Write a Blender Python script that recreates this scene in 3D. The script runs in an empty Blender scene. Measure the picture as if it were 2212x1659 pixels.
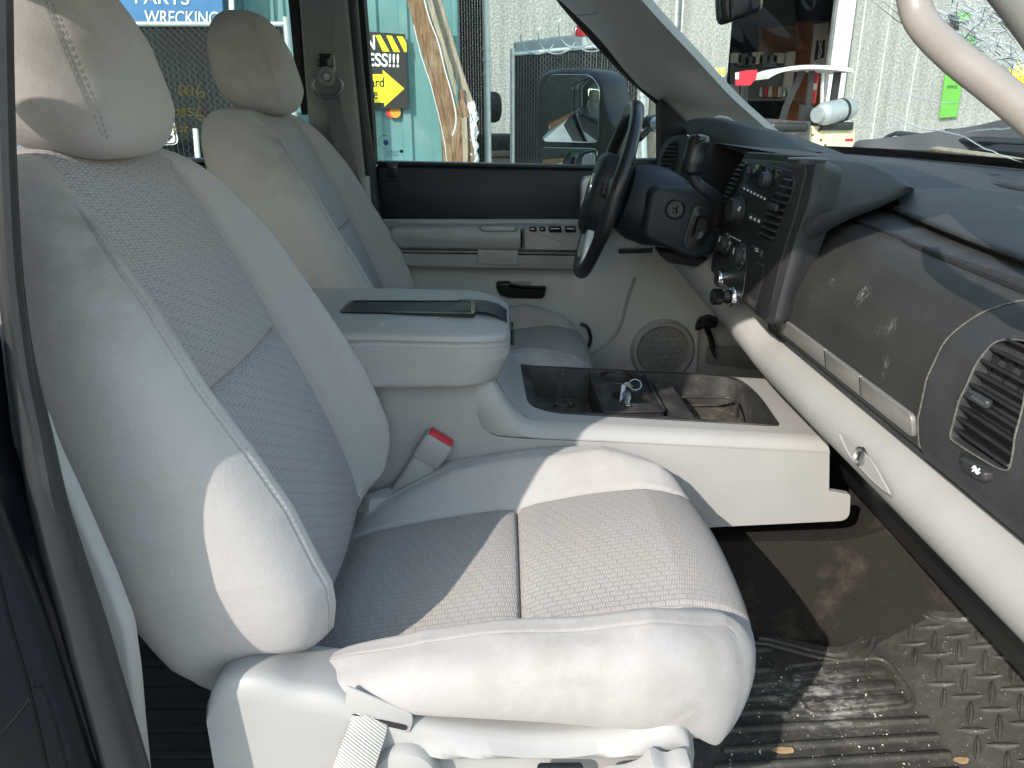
import bpy, bmesh, math, random
import numpy as np
from mathutils import Vector, Matrix

random.seed(7)
rng = np.random.default_rng(7)
S = bpy.context.scene
COL = S.collection
R = math.radians

# ------------------------------------------------------------------ camera, sky, sun, exposure
CAM = np.array([0.0, 0.0, 1.65]); PITCH, YAW, FOC = R(19.7), R(0.68), 1661.0
cd = bpy.data.cameras.new('camera'); cam = bpy.data.objects.new('camera', cd); COL.objects.link(cam)
cam.location = CAM; cam.rotation_euler = (R(90) - PITCH, 0, -YAW)
cd.sensor_width = 36.0; cd.lens = FOC / 2212 * 36; cd.clip_start = 0.02; cd.clip_end = 500
S.camera = cam

SUN = np.array([0.92, 1.28, -1.0]); SUN /= np.linalg.norm(SUN)      # the way the light travels
elev = math.asin(-SUN[2])
W = bpy.data.worlds.new('World'); S.world = W; W.use_nodes = True
wn = W.node_tree
sky = wn.nodes.new('ShaderNodeTexSky'); sky.sky_type = 'NISHITA'; sky.sun_disc = False
sky.sun_elevation = elev; sky.sun_rotation = math.atan2(-SUN[0], -SUN[1])
sky.air_density = 2.1; sky.dust_density = 0.7; sky.ozone_density = 1.8
bg = wn.nodes['Background']; bg.inputs[1].default_value = 0.15
wn.links.new(sky.outputs[0], bg.inputs[0])
sl = bpy.data.lights.new('sun', 'SUN'); sl.energy = 2.0; sl.angle = R(0.53); sl.color = (1, 0.945, 0.87)
so = bpy.data.objects.new('sun', sl); COL.objects.link(so)
so.rotation_euler = Vector(SUN).to_track_quat('-Z', 'Y').to_euler()
S.view_settings.view_transform = 'Standard'; S.view_settings.look = 'None'
S.view_settings.gamma = 1.0; S.view_settings.exposure = 1.45
S.view_settings.use_curve_mapping = False
S.cycles.max_bounces = 10; S.cycles.transparent_max_bounces = 16; S.cycles.use_denoising = True
S.cycles.caustics_reflective = False; S.cycles.caustics_refractive = False

# ------------------------------------------------------------------ placing: sight lines through image pixels met with assumed planes
_f = np.array([math.sin(YAW) * math.cos(PITCH), math.cos(YAW) * math.cos(PITCH), -math.sin(PITCH)])
_r = np.array([math.cos(YAW), -math.sin(YAW), 0.0]); _u = np.cross(_r, _f)
def sight(u, v): return _f + _r * (u - 1106) / FOC - _u * (v - 829.5) / FOC
def at(u, v, x=None, y=None, z=None):
    d = sight(u, v)
    t = (x - CAM[0]) / d[0] if x is not None else (y - CAM[1]) / d[1] if y is not None else (z - CAM[2]) / d[2]
    return CAM + d * t
def on_plane(u, v, p, n):
    d = sight(u, v); p = np.asarray(p); n = np.asarray(n)
    return CAM + d * (((p - CAM) @ n) / (d @ n))

# ------------------------------------------------------------------ scene tree helpers
OFF = {}
def link(o): COL.objects.link(o); return o
def thing(name, label, cat, loc=(0, 0, 0), group=None):
    o = link(bpy.data.objects.new(name, None)); o.empty_display_size = 0.05
    o.location = loc; o['label'] = label; o['category'] = cat
    if group: o['group'] = group
    OFF[o.name] = np.array(loc, float); return o
def tag(o, label, cat, group=None):
    o['label'] = label; o['category'] = cat
    if group: o['group'] = group
    return o
def mk(name, V, F, mat, parent=None, smooth=True, sharp=38, label=None, kind=None, base=None):
    """one mesh object from world coordinates, stored relative to its parent (or to its own base)"""
    V = np.asarray(V, float)
    if parent is not None: off = OFF[parent.name]
    else: off = np.array([V[:, 0].mean(), V[:, 1].mean(), V[:, 2].min()]) if base is None else np.array(base, float)
    me = bpy.data.meshes.new(name); me.from_pydata((V - off).tolist(), [], [tuple(int(i) for i in f) for f in F])
    bm = bmesh.new(); bm.from_mesh(me); bmesh.ops.recalc_face_normals(bm, faces=bm.faces); bm.to_mesh(me); bm.free()
    if smooth:
        me.polygons.foreach_set('use_smooth', [True] * len(me.polygons)); me.set_sharp_from_angle(angle=R(sharp))
    if mat is not None: me.materials.append(mat)
    o = link(bpy.data.objects.new(name, me))
    if parent is not None: o.parent = parent
    else: o.location = off
    OFF[o.name] = off
    if label: o['label'] = label
    if kind: o['kind'] = kind
    return o
def dup(o, loc, parent=None):
    c = o.copy(); link(c); c.location = loc
    if parent is not None: c.parent = parent
    return c
def dup_tree(o, parent=None):
    c = o.copy(); link(c)
    if parent is not None: c.parent = parent
    OFF[c.name] = OFF.get(o.name, np.zeros(3))
    for ch in list(o.children): dup_tree(ch, c)
    return c

# ------------------------------------------------------------------ geometry helpers (return V, F)
def norm(v): v = np.asarray(v, float); return v / max(np.linalg.norm(v), 1e-12)
def cat(parts):
    V, F, n = [], [], 0
    for v, f in parts:
        V.append(np.asarray(v, float)); F += [tuple(i + n for i in q) for q in f]; n += len(v)
    return np.concatenate(V), F
def spline(P, n, closed=False):
    P = [np.asarray(p, float) for p in P]; m = len(P)
    segs = m if closed else m - 1; out = []
    d = [0.0]
    for i in range(segs): d.append(d[-1] + np.linalg.norm(P[(i + 1) % m] - P[i]))
    ts = np.linspace(0, d[-1], n, endpoint=not closed)
    for t in ts:
        i = min(max(np.searchsorted(d, t, 'right') - 1, 0), segs - 1)
        s = (t - d[i]) / max(d[i + 1] - d[i], 1e-12)
        if closed: a, b, c, e = P[(i - 1) % m], P[i], P[(i + 1) % m], P[(i + 2) % m]
        else: a, b, c, e = P[max(i - 1, 0)], P[i], P[i + 1], P[min(i + 2, m - 1)]
        out.append(0.5 * ((2 * b) + (-a + c) * s + (2 * a - 5 * b + 4 * c - e) * s ** 2 + (-a + 3 * b - 3 * c + e) * s ** 3))
    return np.array(out)
def poly(P, n, closed=False):
    P = [np.asarray(p, float) for p in P]
    if closed: P = P + [P[0]]
    P = np.array(P); d = np.concatenate([[0], np.cumsum(np.linalg.norm(np.diff(P, axis=0), axis=1))])
    t = np.linspace(0, d[-1], n, endpoint=not closed)
    return np.stack([np.interp(t, d, P[:, k]) for k in range(P.shape[1])], 1)
def rrect(w, h, r, k=5):
    """rounded rectangle outline in 2D, counter-clockwise"""
    out = []
    for cx, cy, a0 in ((w/2 - r, h/2 - r, 0), (-w/2 + r, h/2 - r, 90), (-w/2 + r, -h/2 + r, 180), (w/2 - r, -h/2 + r, 270)):
        for i in range(k + 1):
            a = R(a0 + 90 * i / k); out.append((cx + r * math.cos(a), cy + r * math.sin(a)))
    return np.array(out)
def rpoly(P, r, k=5):
    """round the corners of a 2D/3D polygon"""
    P = [np.asarray(p, float) for p in P]; out = []; m = len(P)
    for i in range(m):
        a, b, c = P[i - 1], P[i], P[(i + 1) % m]
        rr = r[i] if isinstance(r, (list, tuple)) else r
        la, lc = np.linalg.norm(a - b), np.linalg.norm(c - b); q = min(rr, la * .48, lc * .48)
        s, e = b + (a - b) / la * q, b + (c - b) / lc * q
        for j in range(k + 1):
            t = j / k; out.append((1 - t) ** 2 * s + 2 * t * (1 - t) * b + t * t * e)
    return np.array(out)
def ring_faces(n, a, b, closed=True):
    return [(a + i, a + (i + 1) % n, b + (i + 1) % n, b + i) for i in range(n if closed else n - 1)]
def loft(rings, closed=True, cap=True):
    n = len(rings[0]); V = np.concatenate([np.asarray(r, float) for r in rings]); F = []
    for k in range(len(rings) - 1): F += ring_faces(n, k * n, (k + 1) * n, closed)
    if cap and closed: F += [tuple(range(n))[::-1], tuple(range((len(rings) - 1) * n, len(rings) * n))]
    return V, F
def sheet(rows, thick=0, up=(0, 0, 1)):
    V, F = loft(rows, closed=False, cap=False)
    return V, F
def tube(path, r, n=10, closed=False, flat=1.0, up=None):
    path = np.asarray(path, float); m = len(path)
    rr = np.broadcast_to(np.asarray(r, float), (m,))
    T = np.gradient(path, axis=0)
    if closed: T = np.roll(path, -1, 0) - np.roll(path, 1, 0)
    T /= np.linalg.norm(T, axis=1)[:, None] + 1e-12
    a = np.asarray(up if up is not None else ((0, 0, 1) if abs(T[0][2]) < .9 else (1, 0, 0)), float)
    rings = []
    for i in range(m):
        if up is None and i: a = b2
        b1 = norm(np.cross(T[i], a)); b2 = np.cross(b1, T[i])
        rings.append([path[i] + rr[i] * (math.cos(t) * b1 + flat * math.sin(t) * b2) for t in np.linspace(0, 2 * math.pi, n, endpoint=False)])
    V, F = loft(rings, True, not closed)
    if closed: F += ring_faces(n, (m - 1) * n, 0)
    return V, F
def strip(path, side, w, h):
    """flat rectangular bar along a path: side = width direction"""
    path = np.asarray(path, float); side = norm(side); T = norm(path[-1] - path[0]); nn = norm(np.cross(side, T))
    q = [(-w/2, -h/2), (w/2, -h/2), (w/2, h/2), (-w/2, h/2)]
    return loft([[p + side * a + nn * b for a, b in q] for p in path])
def frame3(n, up=(0, 0, 1)):
    n = norm(n); a = norm(np.cross(up, n)) if abs(norm(up) @ n) < .98 else norm(np.cross((0, 1, 0), n))
    return a, np.cross(n, a), n                                   # right, up, out
def plate(P, n, h, bev=0.0, back=0.0):
    """outline P (3D, planar) raised by h along n with a bevelled rim"""
    P = np.asarray(P, float); n = norm(n); m = len(P)
    rings = [P - n * back]
    if bev > 0:
        inn = []
        area = sum(np.cross(P[i], P[(i + 1) % m]) for i in range(m)) @ n
        for i in range(m):
            e1, e2 = norm(P[i] - P[i - 1]), norm(P[(i + 1) % m] - P[i])
            d1, d2 = np.cross(n, e1), np.cross(n, e2)
            d = norm(d1 + d2); inn.append(P[i] + d * bev * (1 if area > 0 else -1))
        inn = np.array(inn)
        rings += [P + n * (h - bev), (P + inn) / 2 + n * (h - bev * .3), inn + n * h]
    else: rings += [P + n * h]
    return loft(rings)
def box(c, s, ax=None, bev=0.0, seg=2):
    c = np.asarray(c, float); s = np.asarray(s, float)
    if ax is None: ax = np.eye(3)
    ax = np.asarray(ax, float)
    if bev <= 0:
        V = [c + ax.T @ (s / 2 * np.array(q)) for q in [(-1,-1,-1),(1,-1,-1),(1,1,-1),(-1,1,-1),(-1,-1,1),(1,-1,1),(1,1,1),(-1,1,1)]]
        return np.array(V), [(0,3,2,1),(4,5,6,7),(0,1,5,4),(1,2,6,5),(2,3,7,6),(3,0,4,7)]
    out = rrect(s[0], s[1], min(bev * 1.6, min(s[0], s[1]) * .45), seg + 1)
    inn = rrect(s[0] - 2*bev, s[1] - 2*bev, max(min(bev * .6, min(s[0], s[1]) * .2), 1e-4), seg + 1)
    mid = (out * .7 + inn * .3)
    rings = []
    for o2, zz in ((inn, -s[2]/2), (mid, -s[2]/2 + bev*.3), (out, -s[2]/2 + bev), (out, s[2]/2 - bev), (mid, s[2]/2 - bev*.3), (inn, s[2]/2)):
        rings.append([c + ax.T @ np.array((p[0], p[1], zz)) for p in o2])
    return loft(rings)
def lathe(c, axis, prof, n=24, up=(0, 0, 1)):
    a, b, w = frame3(axis, up); c = np.asarray(c, float); rings = []
    for r, h in prof:
        rings.append([c + w * h + max(r, 1e-5) * (math.cos(t) * a + math.sin(t) * b) for t in np.linspace(0, 2*math.pi, n, endpoint=False)])
    return loft(rings)
def gbox(xs, ys, zs):
    """cube surface on given grid lines; parameters, faces"""
    xs, ys, zs = (np.asarray(a, float) for a in (xs, ys, zs)); nx, ny, nz = len(xs)-1, len(ys)-1, len(zs)-1
    idx, V, F = {}, [], []
    def g(i, j, k):
        q = (i, j, k)
        if q not in idx: idx[q] = len(V); V.append((xs[i], ys[j], zs[k]))
        return idx[q]
    for i in (0, nx):
        for j in range(ny):
            for k in range(nz):
                q = (g(i,j,k), g(i,j+1,k), g(i,j+1,k+1), g(i,j,k+1)); F.append(q if i else q[::-1])
    for j in (0, ny):
        for i in range(nx):
            for k in range(nz):
                q = (g(i,j,k), g(i,j,k+1), g(i+1,j,k+1), g(i+1,j,k)); F.append(q if j else q[::-1])
    for k in (0, nz):
        for i in range(nx):
            for j in range(ny):
                q = (g(i,j,k), g(i+1,j,k), g(i+1,j+1,k), g(i,j+1,k)); F.append(q if k else q[::-1])
    return np.array(V), np.array(F)
def knorm(P, k):
    return P / (np.abs(P) ** k).sum(1)[:, None] ** (1.0 / k)
def sub(V, F, mask):
    F = F[mask]; u, inv = np.unique(F, return_inverse=True); return V[u], inv.reshape(F.shape)
def stitches(path, n_dir, step=0.007, length=0.0042, w=0.00045):
    """short raised thread dashes along a seam"""
    path = np.asarray(path, float); L = np.concatenate([[0], np.cumsum(np.linalg.norm(np.diff(path, axis=0), axis=1))])
    out = []
    for s in np.arange(0, L[-1] - length, step):
        a = np.array([np.interp(s, L, path[:, k]) for k in range(3)]); b = np.array([np.interp(s + length, L, path[:, k]) for k in range(3)])
        out.append(tube([a, (a + b) / 2 , b], [w * .5, w, w * .5], 4))
    return cat(out)
def text_geo(body, p00, p10, p01, extrude=0.0015, bold=0.0):
    """lettering fitted into the parallelogram p00 (lower left), p10, p01"""
    cu = bpy.data.curves.new('t', 'FONT'); cu.body = body; cu.extrude = 0.0; cu.offset = bold
    ob = bpy.data.objects.new('t', cu); COL.objects.link(ob)
    dg = bpy.context.evaluated_depsgraph_get(); me = bpy.data.meshes.new_from_object(ob.evaluated_get(dg))
    V = np.array([v.co[:] for v in me.vertices]); F = [tuple(p.vertices) for p in me.polygons]
    bpy.data.objects.remove(ob); bpy.data.curves.remove(cu); bpy.data.meshes.remove(me)
    lo, hi = V.min(0), V.max(0); q = (V - lo) / np.maximum(hi - lo, 1e-9)
    p00, p10, p01 = (np.asarray(p, float) for p in (p00, p10, p01))
    W_ = p00 + np.outer(q[:, 0], p10 - p00) + np.outer(q[:, 1], p01 - p00)
    nn = norm(np.cross(p10 - p00, p01 - p00))
    return W_ + nn * extrude, F

# ------------------------------------------------------------------ materials
class N:
    def __init__(s, name):
        s.m = bpy.data.materials.new(name); s.m.use_nodes = True; s.t = s.m.node_tree
        s.b = s.t.nodes['Principled BSDF']; s.co = s.t.nodes.new('ShaderNodeTexCoord')
        s.v = s.co.outputs['Object']; s.h = None
    def n(s, typ, **kw):
        k = s.t.nodes.new(typ)
        for a, b in kw.items(): setattr(k, a, b)
        return k
    def l(s, a, b): s.t.links.new(a, b)
    def noise(s, scale, detail=3, rough=.55, vec=None, stretch=None):
        k = s.n('ShaderNodeTexNoise'); k.inputs['Scale'].default_value = scale; k.inputs['Detail'].default_value = detail
        k.inputs['Roughness'].default_value = rough
        v = vec or s.v
        if stretch:
            mp = s.n('ShaderNodeMapping'); mp.inputs['Scale'].default_value = stretch; s.l(v, mp.inputs[0]); v = mp.outputs[0]
        s.l(v, k.inputs['Vector']); return k.outputs['Fac']
    def ramp(s, fac, a, b, va=0.0, vb=1.0):
        k = s.n('ShaderNodeMapRange'); k.clamp = True
        for i, x in zip(('From Min', 'From Max', 'To Min', 'To Max'), (a, b, va, vb)): k.inputs[i].default_value = x
        s.l(fac, k.inputs['Value']); return k.outputs[0]
    def mix(s, fac, a, b, blend='MIX'):
        k = s.n('ShaderNodeMix', data_type='RGBA', blend_type=blend)
        for i, x in ((0, fac), (6, a), (7, b)):
            if hasattr(x, 'node'): s.l(x, k.inputs[i])
            else: k.inputs[i].default_value = x if i == 0 else (*x[:3], 1)
        return k.outputs[2]
    def math(s, op, a, b=0.0):
        k = s.n('ShaderNodeMath', operation=op)
        for i, x in ((0, a), (1, b)):
            if hasattr(x, 'node'): s.l(x, k.inputs[i])
            else: k.inputs[i].default_value = x
        return k.outputs[0]
    def bump(s, height, strength=.3, dist=.001):
        k = s.n('ShaderNodeBump'); k.inputs['Strength'].default_value = strength; k.inputs['Distance'].default_value = dist
        s.l(height, k.inputs['Height'])
        if s.h is not None: s.l(s.h, k.inputs['Normal'])
        s.h = k.outputs[0]; s.l(s.h, s.b.inputs['Normal'])
    def col(s, x):
        if hasattr(x, 'node'): s.l(x, s.b.inputs['Base Color'])
        else: s.b.inputs['Base Color'].default_value = (*x, 1)
    def set(s, rough=.5, metal=0, spec=.5):
        if hasattr(rough, 'node'): s.l(rough, s.b.inputs['Roughness'])
        else: s.b.inputs['Roughness'].default_value = rough
        s.b.inputs['Metallic'].default_value = metal; s.b.inputs['Specular IOR Level'].default_value = spec

def plain(name, c, rough=.5, metal=0, spec=.5, mott=.12, scale=25, grain=0, gscale=900, gdist=.0004, stain=None, specks=None, sheen=0):
    """base colour with mottling, optional grain, stains (scale, lo, hi, colour, amount) and specks (scale, thr, colour)"""
    m = N(name)
    x = m.mix(m.ramp(m.noise(scale, 5), .3, .7), tuple(k * (1 - mott) for k in c), tuple(min(k * (1 + mott), 1) for k in c))
    if stain:
        for sc, lo, hi, cc, am in ([stain] if not isinstance(stain, list) else stain):
            x = m.mix(m.ramp(m.noise(sc, 6, .62), lo, hi, 0, am), x, cc)
    rg = rough
    if specks:
        for sc, thr, cc in ([specks] if not isinstance(specks, list) else specks):
            vk = m.n('ShaderNodeTexVoronoi'); vk.inputs['Scale'].default_value = sc; m.l(m.v, vk.inputs['Vector'])
            jit = m.math('MULTIPLY', m.noise(sc * .35, 2), thr * 2.0)
            f = m.math('LESS_THAN', vk.outputs['Distance'], m.math('SUBTRACT', jit, thr * .78))
            x = m.mix(f, x, cc)
    m.col(x); m.set(rg, metal, spec)
    if grain:
        vk = m.n('ShaderNodeTexVoronoi', feature='SMOOTH_F1'); vk.inputs['Scale'].default_value = gscale; m.l(m.v, vk.inputs['Vector'])
        h = m.math('ADD', vk.outputs['Distance'], m.math('MULTIPLY', m.noise(gscale * .6, 3), .6))
        m.bump(h, grain, gdist)
    if sheen: m.b.inputs['Sheen Weight'].default_value = sheen
    return m.m

def cloth(name, c, stains, blobs=()):
    m = N(name)
    fine = m.noise(1400, 2, .6); mid = m.noise(260, 4, .6); big = m.noise(7, 5, .6)
    x = m.mix(m.ramp(fine, .25, .75), tuple(k * .86 for k in c), tuple(k * 1.10 for k in c))
    x = m.mix(m.ramp(mid, .35, .7, 0, .35), x, tuple(k * .88 for k in c))
    for sc, lo, hi, cc, am in stains: x = m.mix(m.ramp(m.noise(sc, 6, .6), lo, hi, 0, am), x, cc)
    for ctr, rad, cc, am in blobs:                                # soiled places on the seat, in seat coordinates
        vd = m.n('ShaderNodeVectorMath', operation='DISTANCE'); m.l(m.v, vd.inputs[0]); vd.inputs[1].default_value = ctr
        f = m.math('MULTIPLY', m.ramp(vd.outputs['Value'], rad * .15, rad, 1, 0), m.ramp(m.noise(22, 5, .65), .32, .62))
        x = m.mix(m.math('MULTIPLY', f, am), x, cc)
    x = m.mix(m.math('LESS_THAN', m.noise(90, 4, .75), .265), x, tuple(k * .55 for k in c))
    m.col(x); m.set(.95, 0, .15); m.b.inputs['Sheen Weight'].default_value = .15
    m.bump(fine, .35, .0006); m.bump(mid, .25, .0012); m.bump(big, .17, .014)
    return m.m

def weave(name, c, axis):
    """ribbed seat fabric; axis = the direction along the seat (0: x for the cushion, 2: z for the back)"""
    m = N(name)
    sp = m.n('ShaderNodeSeparateXYZ'); m.l(m.v, sp.inputs[0])
    wob = m.math('MULTIPLY', m.math('SUBTRACT', m.noise(30, 2), .5), .0016)
    lat = m.math('ADD', sp.outputs[1], wob); al = m.math('ADD', sp.outputs[axis], wob)
    band = m.math('FLOOR', m.math('DIVIDE', lat, .0088))
    cb = m.n('ShaderNodeCombineXYZ'); m.l(m.math('ADD', al, m.math('MULTIPLY', band, .0047)), cb.inputs[0]); m.l(lat, cb.inputs[1])
    br = m.n('ShaderNodeTexBrick'); br.offset = 0.0; br.offset_frequency = 2
    br.inputs['Scale'].default_value = 1.0; br.inputs['Brick Width'].default_value = .0165; br.inputs['Row Height'].default_value = .0088
    br.inputs['Mortar Size'].default_value = .00075; br.inputs['Mortar Smooth'].default_value = .4; br.inputs['Bias'].default_value = 0
    m.l(cb.outputs[0], br.inputs['Vector'])
    ph = m.math('MULTIPLY', band, 2.4)
    rib = m.math('SINE', m.math('ADD', m.math('MULTIPLY', al, 2 * math.pi / .0032), ph))
    r01 = m.ramp(rib, -1, 1)
    x = m.mix(r01, tuple(k * .86 for k in c), tuple(k * 1.07 for k in c))
    x = m.mix(m.ramp(br.outputs['Fac'], 0, 1, 0, .40), x, tuple(k * .55 for k in c))
    x = m.mix(m.ramp(m.noise(6, 5), .5, .72, 0, .28), x, (c[0] * .95, c[1] * .80, c[2] * .62))
    x = m.mix(m.ramp(m.noise(160, 3), .3, .7, 0, .25), x, tuple(k * .8 for k in c))
    m.col(x); m.set(.93, 0, .2)
    m.bump(m.math('SUBTRACT', m.math('MULTIPLY', r01, .5), br.outputs['Fac']), .75, .0011)
    m.bump(m.noise(25, 3), .1, .004)
    return m.m

def glass(name, tint=(.90, .95, .93), dust=.03, dscale=40, ior=1.45):
    m = N(name); t = m.t
    tr = m.n('ShaderNodeBsdfTransparent'); tr.inputs[0].default_value = (*tint, 1)
    gl = m.n('ShaderNodeBsdfGlossy'); gl.inputs['Roughness'].default_value = .01
    lw = m.n('ShaderNodeLayerWeight'); lw.inputs[0].default_value = .5
    fr = m.math('ADD', m.math('MULTIPLY', m.math('POWER', lw.outputs['Facing'], 5.0), .90), .018)   # same from both sides of the pane
    mx = m.n('ShaderNodeMixShader'); m.l(fr, mx.inputs[0]); m.l(tr.outputs[0], mx.inputs[1]); m.l(gl.outputs[0], mx.inputs[2])
    df = m.n('ShaderNodeBsdfDiffuse'); df.inputs[0].default_value = (.75, .76, .76, 1)
    f = m.math('ADD', m.ramp(m.noise(dscale, 5, .7), .35, .8, 0, dust), m.math('MULTIPLY', m.math('GREATER_THAN', m.noise(dscale * 14, 2), .76), dust * 5))
    m2 = m.n('ShaderNodeMixShader'); m.l(f, m2.inputs[0]); m.l(mx.outputs[0], m2.inputs[1]); m.l(df.outputs[0], m2.inputs[2])
    m.l(m2.outputs[0], t.nodes['Material Output'].inputs[0]); return m.m
# ------------------------------------------------------------------ palette
M = {}
BR = (.30, .22, .15)
M['cloth'] = cloth('grey_cloth', (.402, .374, .366), [(5, .50, .78, (.28, .245, .205), .30), (17, .56, .75, (.30, .27, .235), .22)],
    [((-.43, -.05, 1.05), .17, (.25, .20, .155), .40), ((-.45, -.13, .95), .10, (.22, .17, .12), .35), ((-.37, -.19, .80), .13, (.17, .155, .135), .55), ((.24, -.23, .385), .12, (.24, .225, .20), .6),
     ((.06, -.25, .385), .16, (.27, .245, .215), .5), ((.19, -.26, .30), .03, (.16, .10, .06), .8), ((.05, -.27, .25), .18, (.30, .275, .24), .5), ((.16, .20, .40), .14, (.30, .27, .235), .45), ((-.33, -.26, .55), .14, (.30, .28, .255), .4)])
M['weave_back'] = weave('ribbed_cloth_back', (.385, .360, .368), 2)
M['weave_cushion'] = weave('ribbed_cloth_cushion', (.405, .372, .350), 0)
M['thread'] = plain('seam_thread', (.30, .30, .30), .9, spec=.1)
M['trim'] = plain('light_grey_plastic', (.365, .353, .342), .55, mott=.05, scale=9, grain=.35, gscale=1100, gdist=.0004,
                  stain=[(6, .55, .8, (.36, .34, .30), .35), (60, .66, .74, (.30, .27, .23), .35)], specks=(330, .022, (.25, .22, .18)))
M['trim_smooth'] = plain('light_grey_smooth_plastic', (.335, .323, .312), .45, mott=.05, scale=8, grain=.12, gscale=1600, gdist=.0003,
                  stain=[(9, .58, .8, (.36, .33, .29), .35)], specks=[(420, .02, (.28, .23, .17))])
M['vinyl'] = plain('grey_vinyl', (.335, .322, .312), .44, mott=.08, scale=11, grain=.5, gscale=620, gdist=.0006,
                  stain=[(8, .5, .75, (.26, .26, .24), .35)])
M['headliner'] = plain('grey_headliner', (.42, .42, .41), .9, mott=.05, grain=.3, gscale=700)
M['pillar_trim'] = plain('warm_grey_pillar_plastic', (.21, .208, .195), .6, mott=.06, scale=7, grain=.25, gscale=1000, stain=(6, .5, .8, (.26, .25, .22), .4))
DUST = (.30, .28, .25)
M['dash'] = plain('charcoal_grained_plastic', (.033, .0335, .0355), .60, mott=.22, scale=14, grain=.7, gscale=760, gdist=.0007,
                  stain=[(9, .55, .85, (.05, .049, .046), .30), (55, .64, .80, (.18, .165, .145), .22)], specks=[(48, .075, (.42, .41, .39)), (120, .07, (.22, .21, .2))])
M['glove'] = plain('charcoal_dusty_glovebox_plastic', (.030, .0285, .027), .56, mott=.2, scale=12, grain=.8, gscale=700, gdist=.0008,
                  stain=[(9, .55, .85, (.045, .040, .035), .35), (30, .66, .80, (.22, .20, .18), .25)], specks=[(40, .07, (.45, .43, .41)), (140, .06, (.16, .15, .14))])
M['black'] = plain('black_plastic', (.018, .018, .020), .42, mott=.2, scale=30, grain=.3, gscale=900, stain=(20, .55, .8, (.07, .065, .058), .35))
M['black_matt'] = plain('matt_black_plastic', (.012, .012, .013), .8, mott=.2)
M['gloss_black'] = plain('glossy_black_plastic', (.010, .010, .011), .16, mott=.1)
M['navy'] = plain('dark_blue_grey_vinyl', (.010, .0125, .018), .55, mott=.15, scale=12, grain=.4, gscale=700)
M['tray'] = plain('dusty_black_tray_plastic', (.019, .0185, .018), .68, mott=.2, scale=25, grain=.35, gscale=700,
                  stain=[(13, .48, .75, (.12, .105, .09), .6), (80, .62, .72, (.2, .18, .15), .4)], specks=[(260, .03, (.4, .36, .3))])
M['traydirt'] = plain('grimy_tray_bottom', (.07, .06, .05), .8, mott=.35, scale=60, stain=[(40, .5, .7, (.25, .21, .16), .7)], specks=[(300, .05, (.5, .44, .34))])
M['rubber'] = plain('black_rubber', (.013, .0135, .015), .55, mott=.2, scale=20, grain=.2, gscale=600)
M['leather'] = plain('black_leather', (.014, .014, .016), .30, mott=.15, scale=30, grain=.4, gscale=700)
M['dark_steel'] = plain('dark_worn_metal', (.22, .215, .21), .42, metal=.8, mott=.15)
M['chrome'] = plain('bright_metal', (.75, .75, .74), .16, metal=1, mott=.05)
M['steel'] = plain('dull_metal', (.55, .55, .54), .35, metal=1, mott=.1)
M['silver'] = plain('brushed_silver_trim', (.27, .265, .25), .50, metal=.45, mott=.06, scale=40, stain=(14, .5, .8, (.26, .25, .22), .4))
M['silver_paint'] = plain('silver_paint_plastic', (.50, .52, .55), .35, metal=.4, mott=.04)
M['red'] = plain('red_button_plastic', (.55, .02, .035), .35, mott=.05)
M['white'] = plain('white_print', (.80, .80, .78), .6, mott=.03)
M['white_dirty'] = plain('weathered_white', (.66, .66, .64), .6, mott=.1, scale=12)
M['belt'] = plain('grey_belt_webbing', (.13, .127, .12), .6, mott=.1, scale=120)
M['belt_shiny'] = plain('worn_silver_webbing', (.42, .40, .36), .45, metal=.25, mott=.12, scale=60)
_m = N('webbing')                                                 # woven look for the lap belt
_w = _m.n('ShaderNodeTexWave', wave_type='BANDS', bands_direction='DIAGONAL'); _w.inputs['Scale'].default_value = 130; _m.l(_m.v, _w.inputs[0])
_m.col(_m.mix(_m.ramp(_w.outputs['Fac'], .2, .8), (.30, .285, .26), (.50, .48, .44))); _m.set(.45, .15, .5); _m.bump(_w.outputs['Fac'], .6, .001)
M['webbing'] = _m.m
M['carpet'] = None
_m = N('brown_black_carpet')
_x = _m.mix(_m.ramp(_m.noise(900, 3), .3, .7), (.017, .0155, .014), (.060, .053, .047))
_wv = _m.n('ShaderNodeTexWave', wave_type='BANDS', bands_direction='X'); _wv.inputs['Scale'].default_value = 55; _wv.inputs['Distortion'].default_value = 3; _m.l(_m.v, _wv.inputs[0])
_x = _m.mix(_m.ramp(_wv.outputs['Fac'], 0, 1, 0, .30), _x, (.03, .026, .022))
_x = _m.mix(_m.ramp(_m.noise(6, 6, .65), .55, .72, 0, .45), _x, (.21, .17, .13))
_x = _m.mix(_m.ramp(_m.noise(24, 6, .7), .68, .76, 0, .75), _x, (.42, .35, .28))
_x = _m.mix(_m.math('GREATER_THAN', _m.noise(170, 2), .80), _x, (.65, .6, .52))
_m.col(_x); _m.set(.97, 0, .05); _m.bump(_m.noise(700, 3), .9, .004)
M['carpet'] = _m.m
_m = N('dusty_rubber_mat')
_x = _m.mix(_m.ramp(_m.noise(9, 6, .65), .35, .7), (.036, .035, .033), (.075, .071, .064))
_x = _m.mix(_m.ramp(_m.noise(70, 5, .7), .5, .8, 0, .5), _x, (.17, .155, .13))
_sp = _m.n('ShaderNodeSeparateXYZ'); _m.l(_m.v, _sp.inputs[0])
_dx = _m.math('DIVIDE', _m.math('SUBTRACT', _sp.outputs[0], .0), .085); _dy = _m.math('DIVIDE', _m.math('SUBTRACT', _sp.outputs[1], .0), .065)
_d2 = _m.math('ADD', _m.math('MULTIPLY', _dx, _dx), _m.math('MULTIPLY', _dy, _dy))
_spill = _m.math('MULTIPLY', _m.ramp(_d2, .2, 2.0, 1, 0), _m.ramp(_m.noise(62, 6, .78, stretch=(.5, 1.3, 1)), .48, .64))
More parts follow.
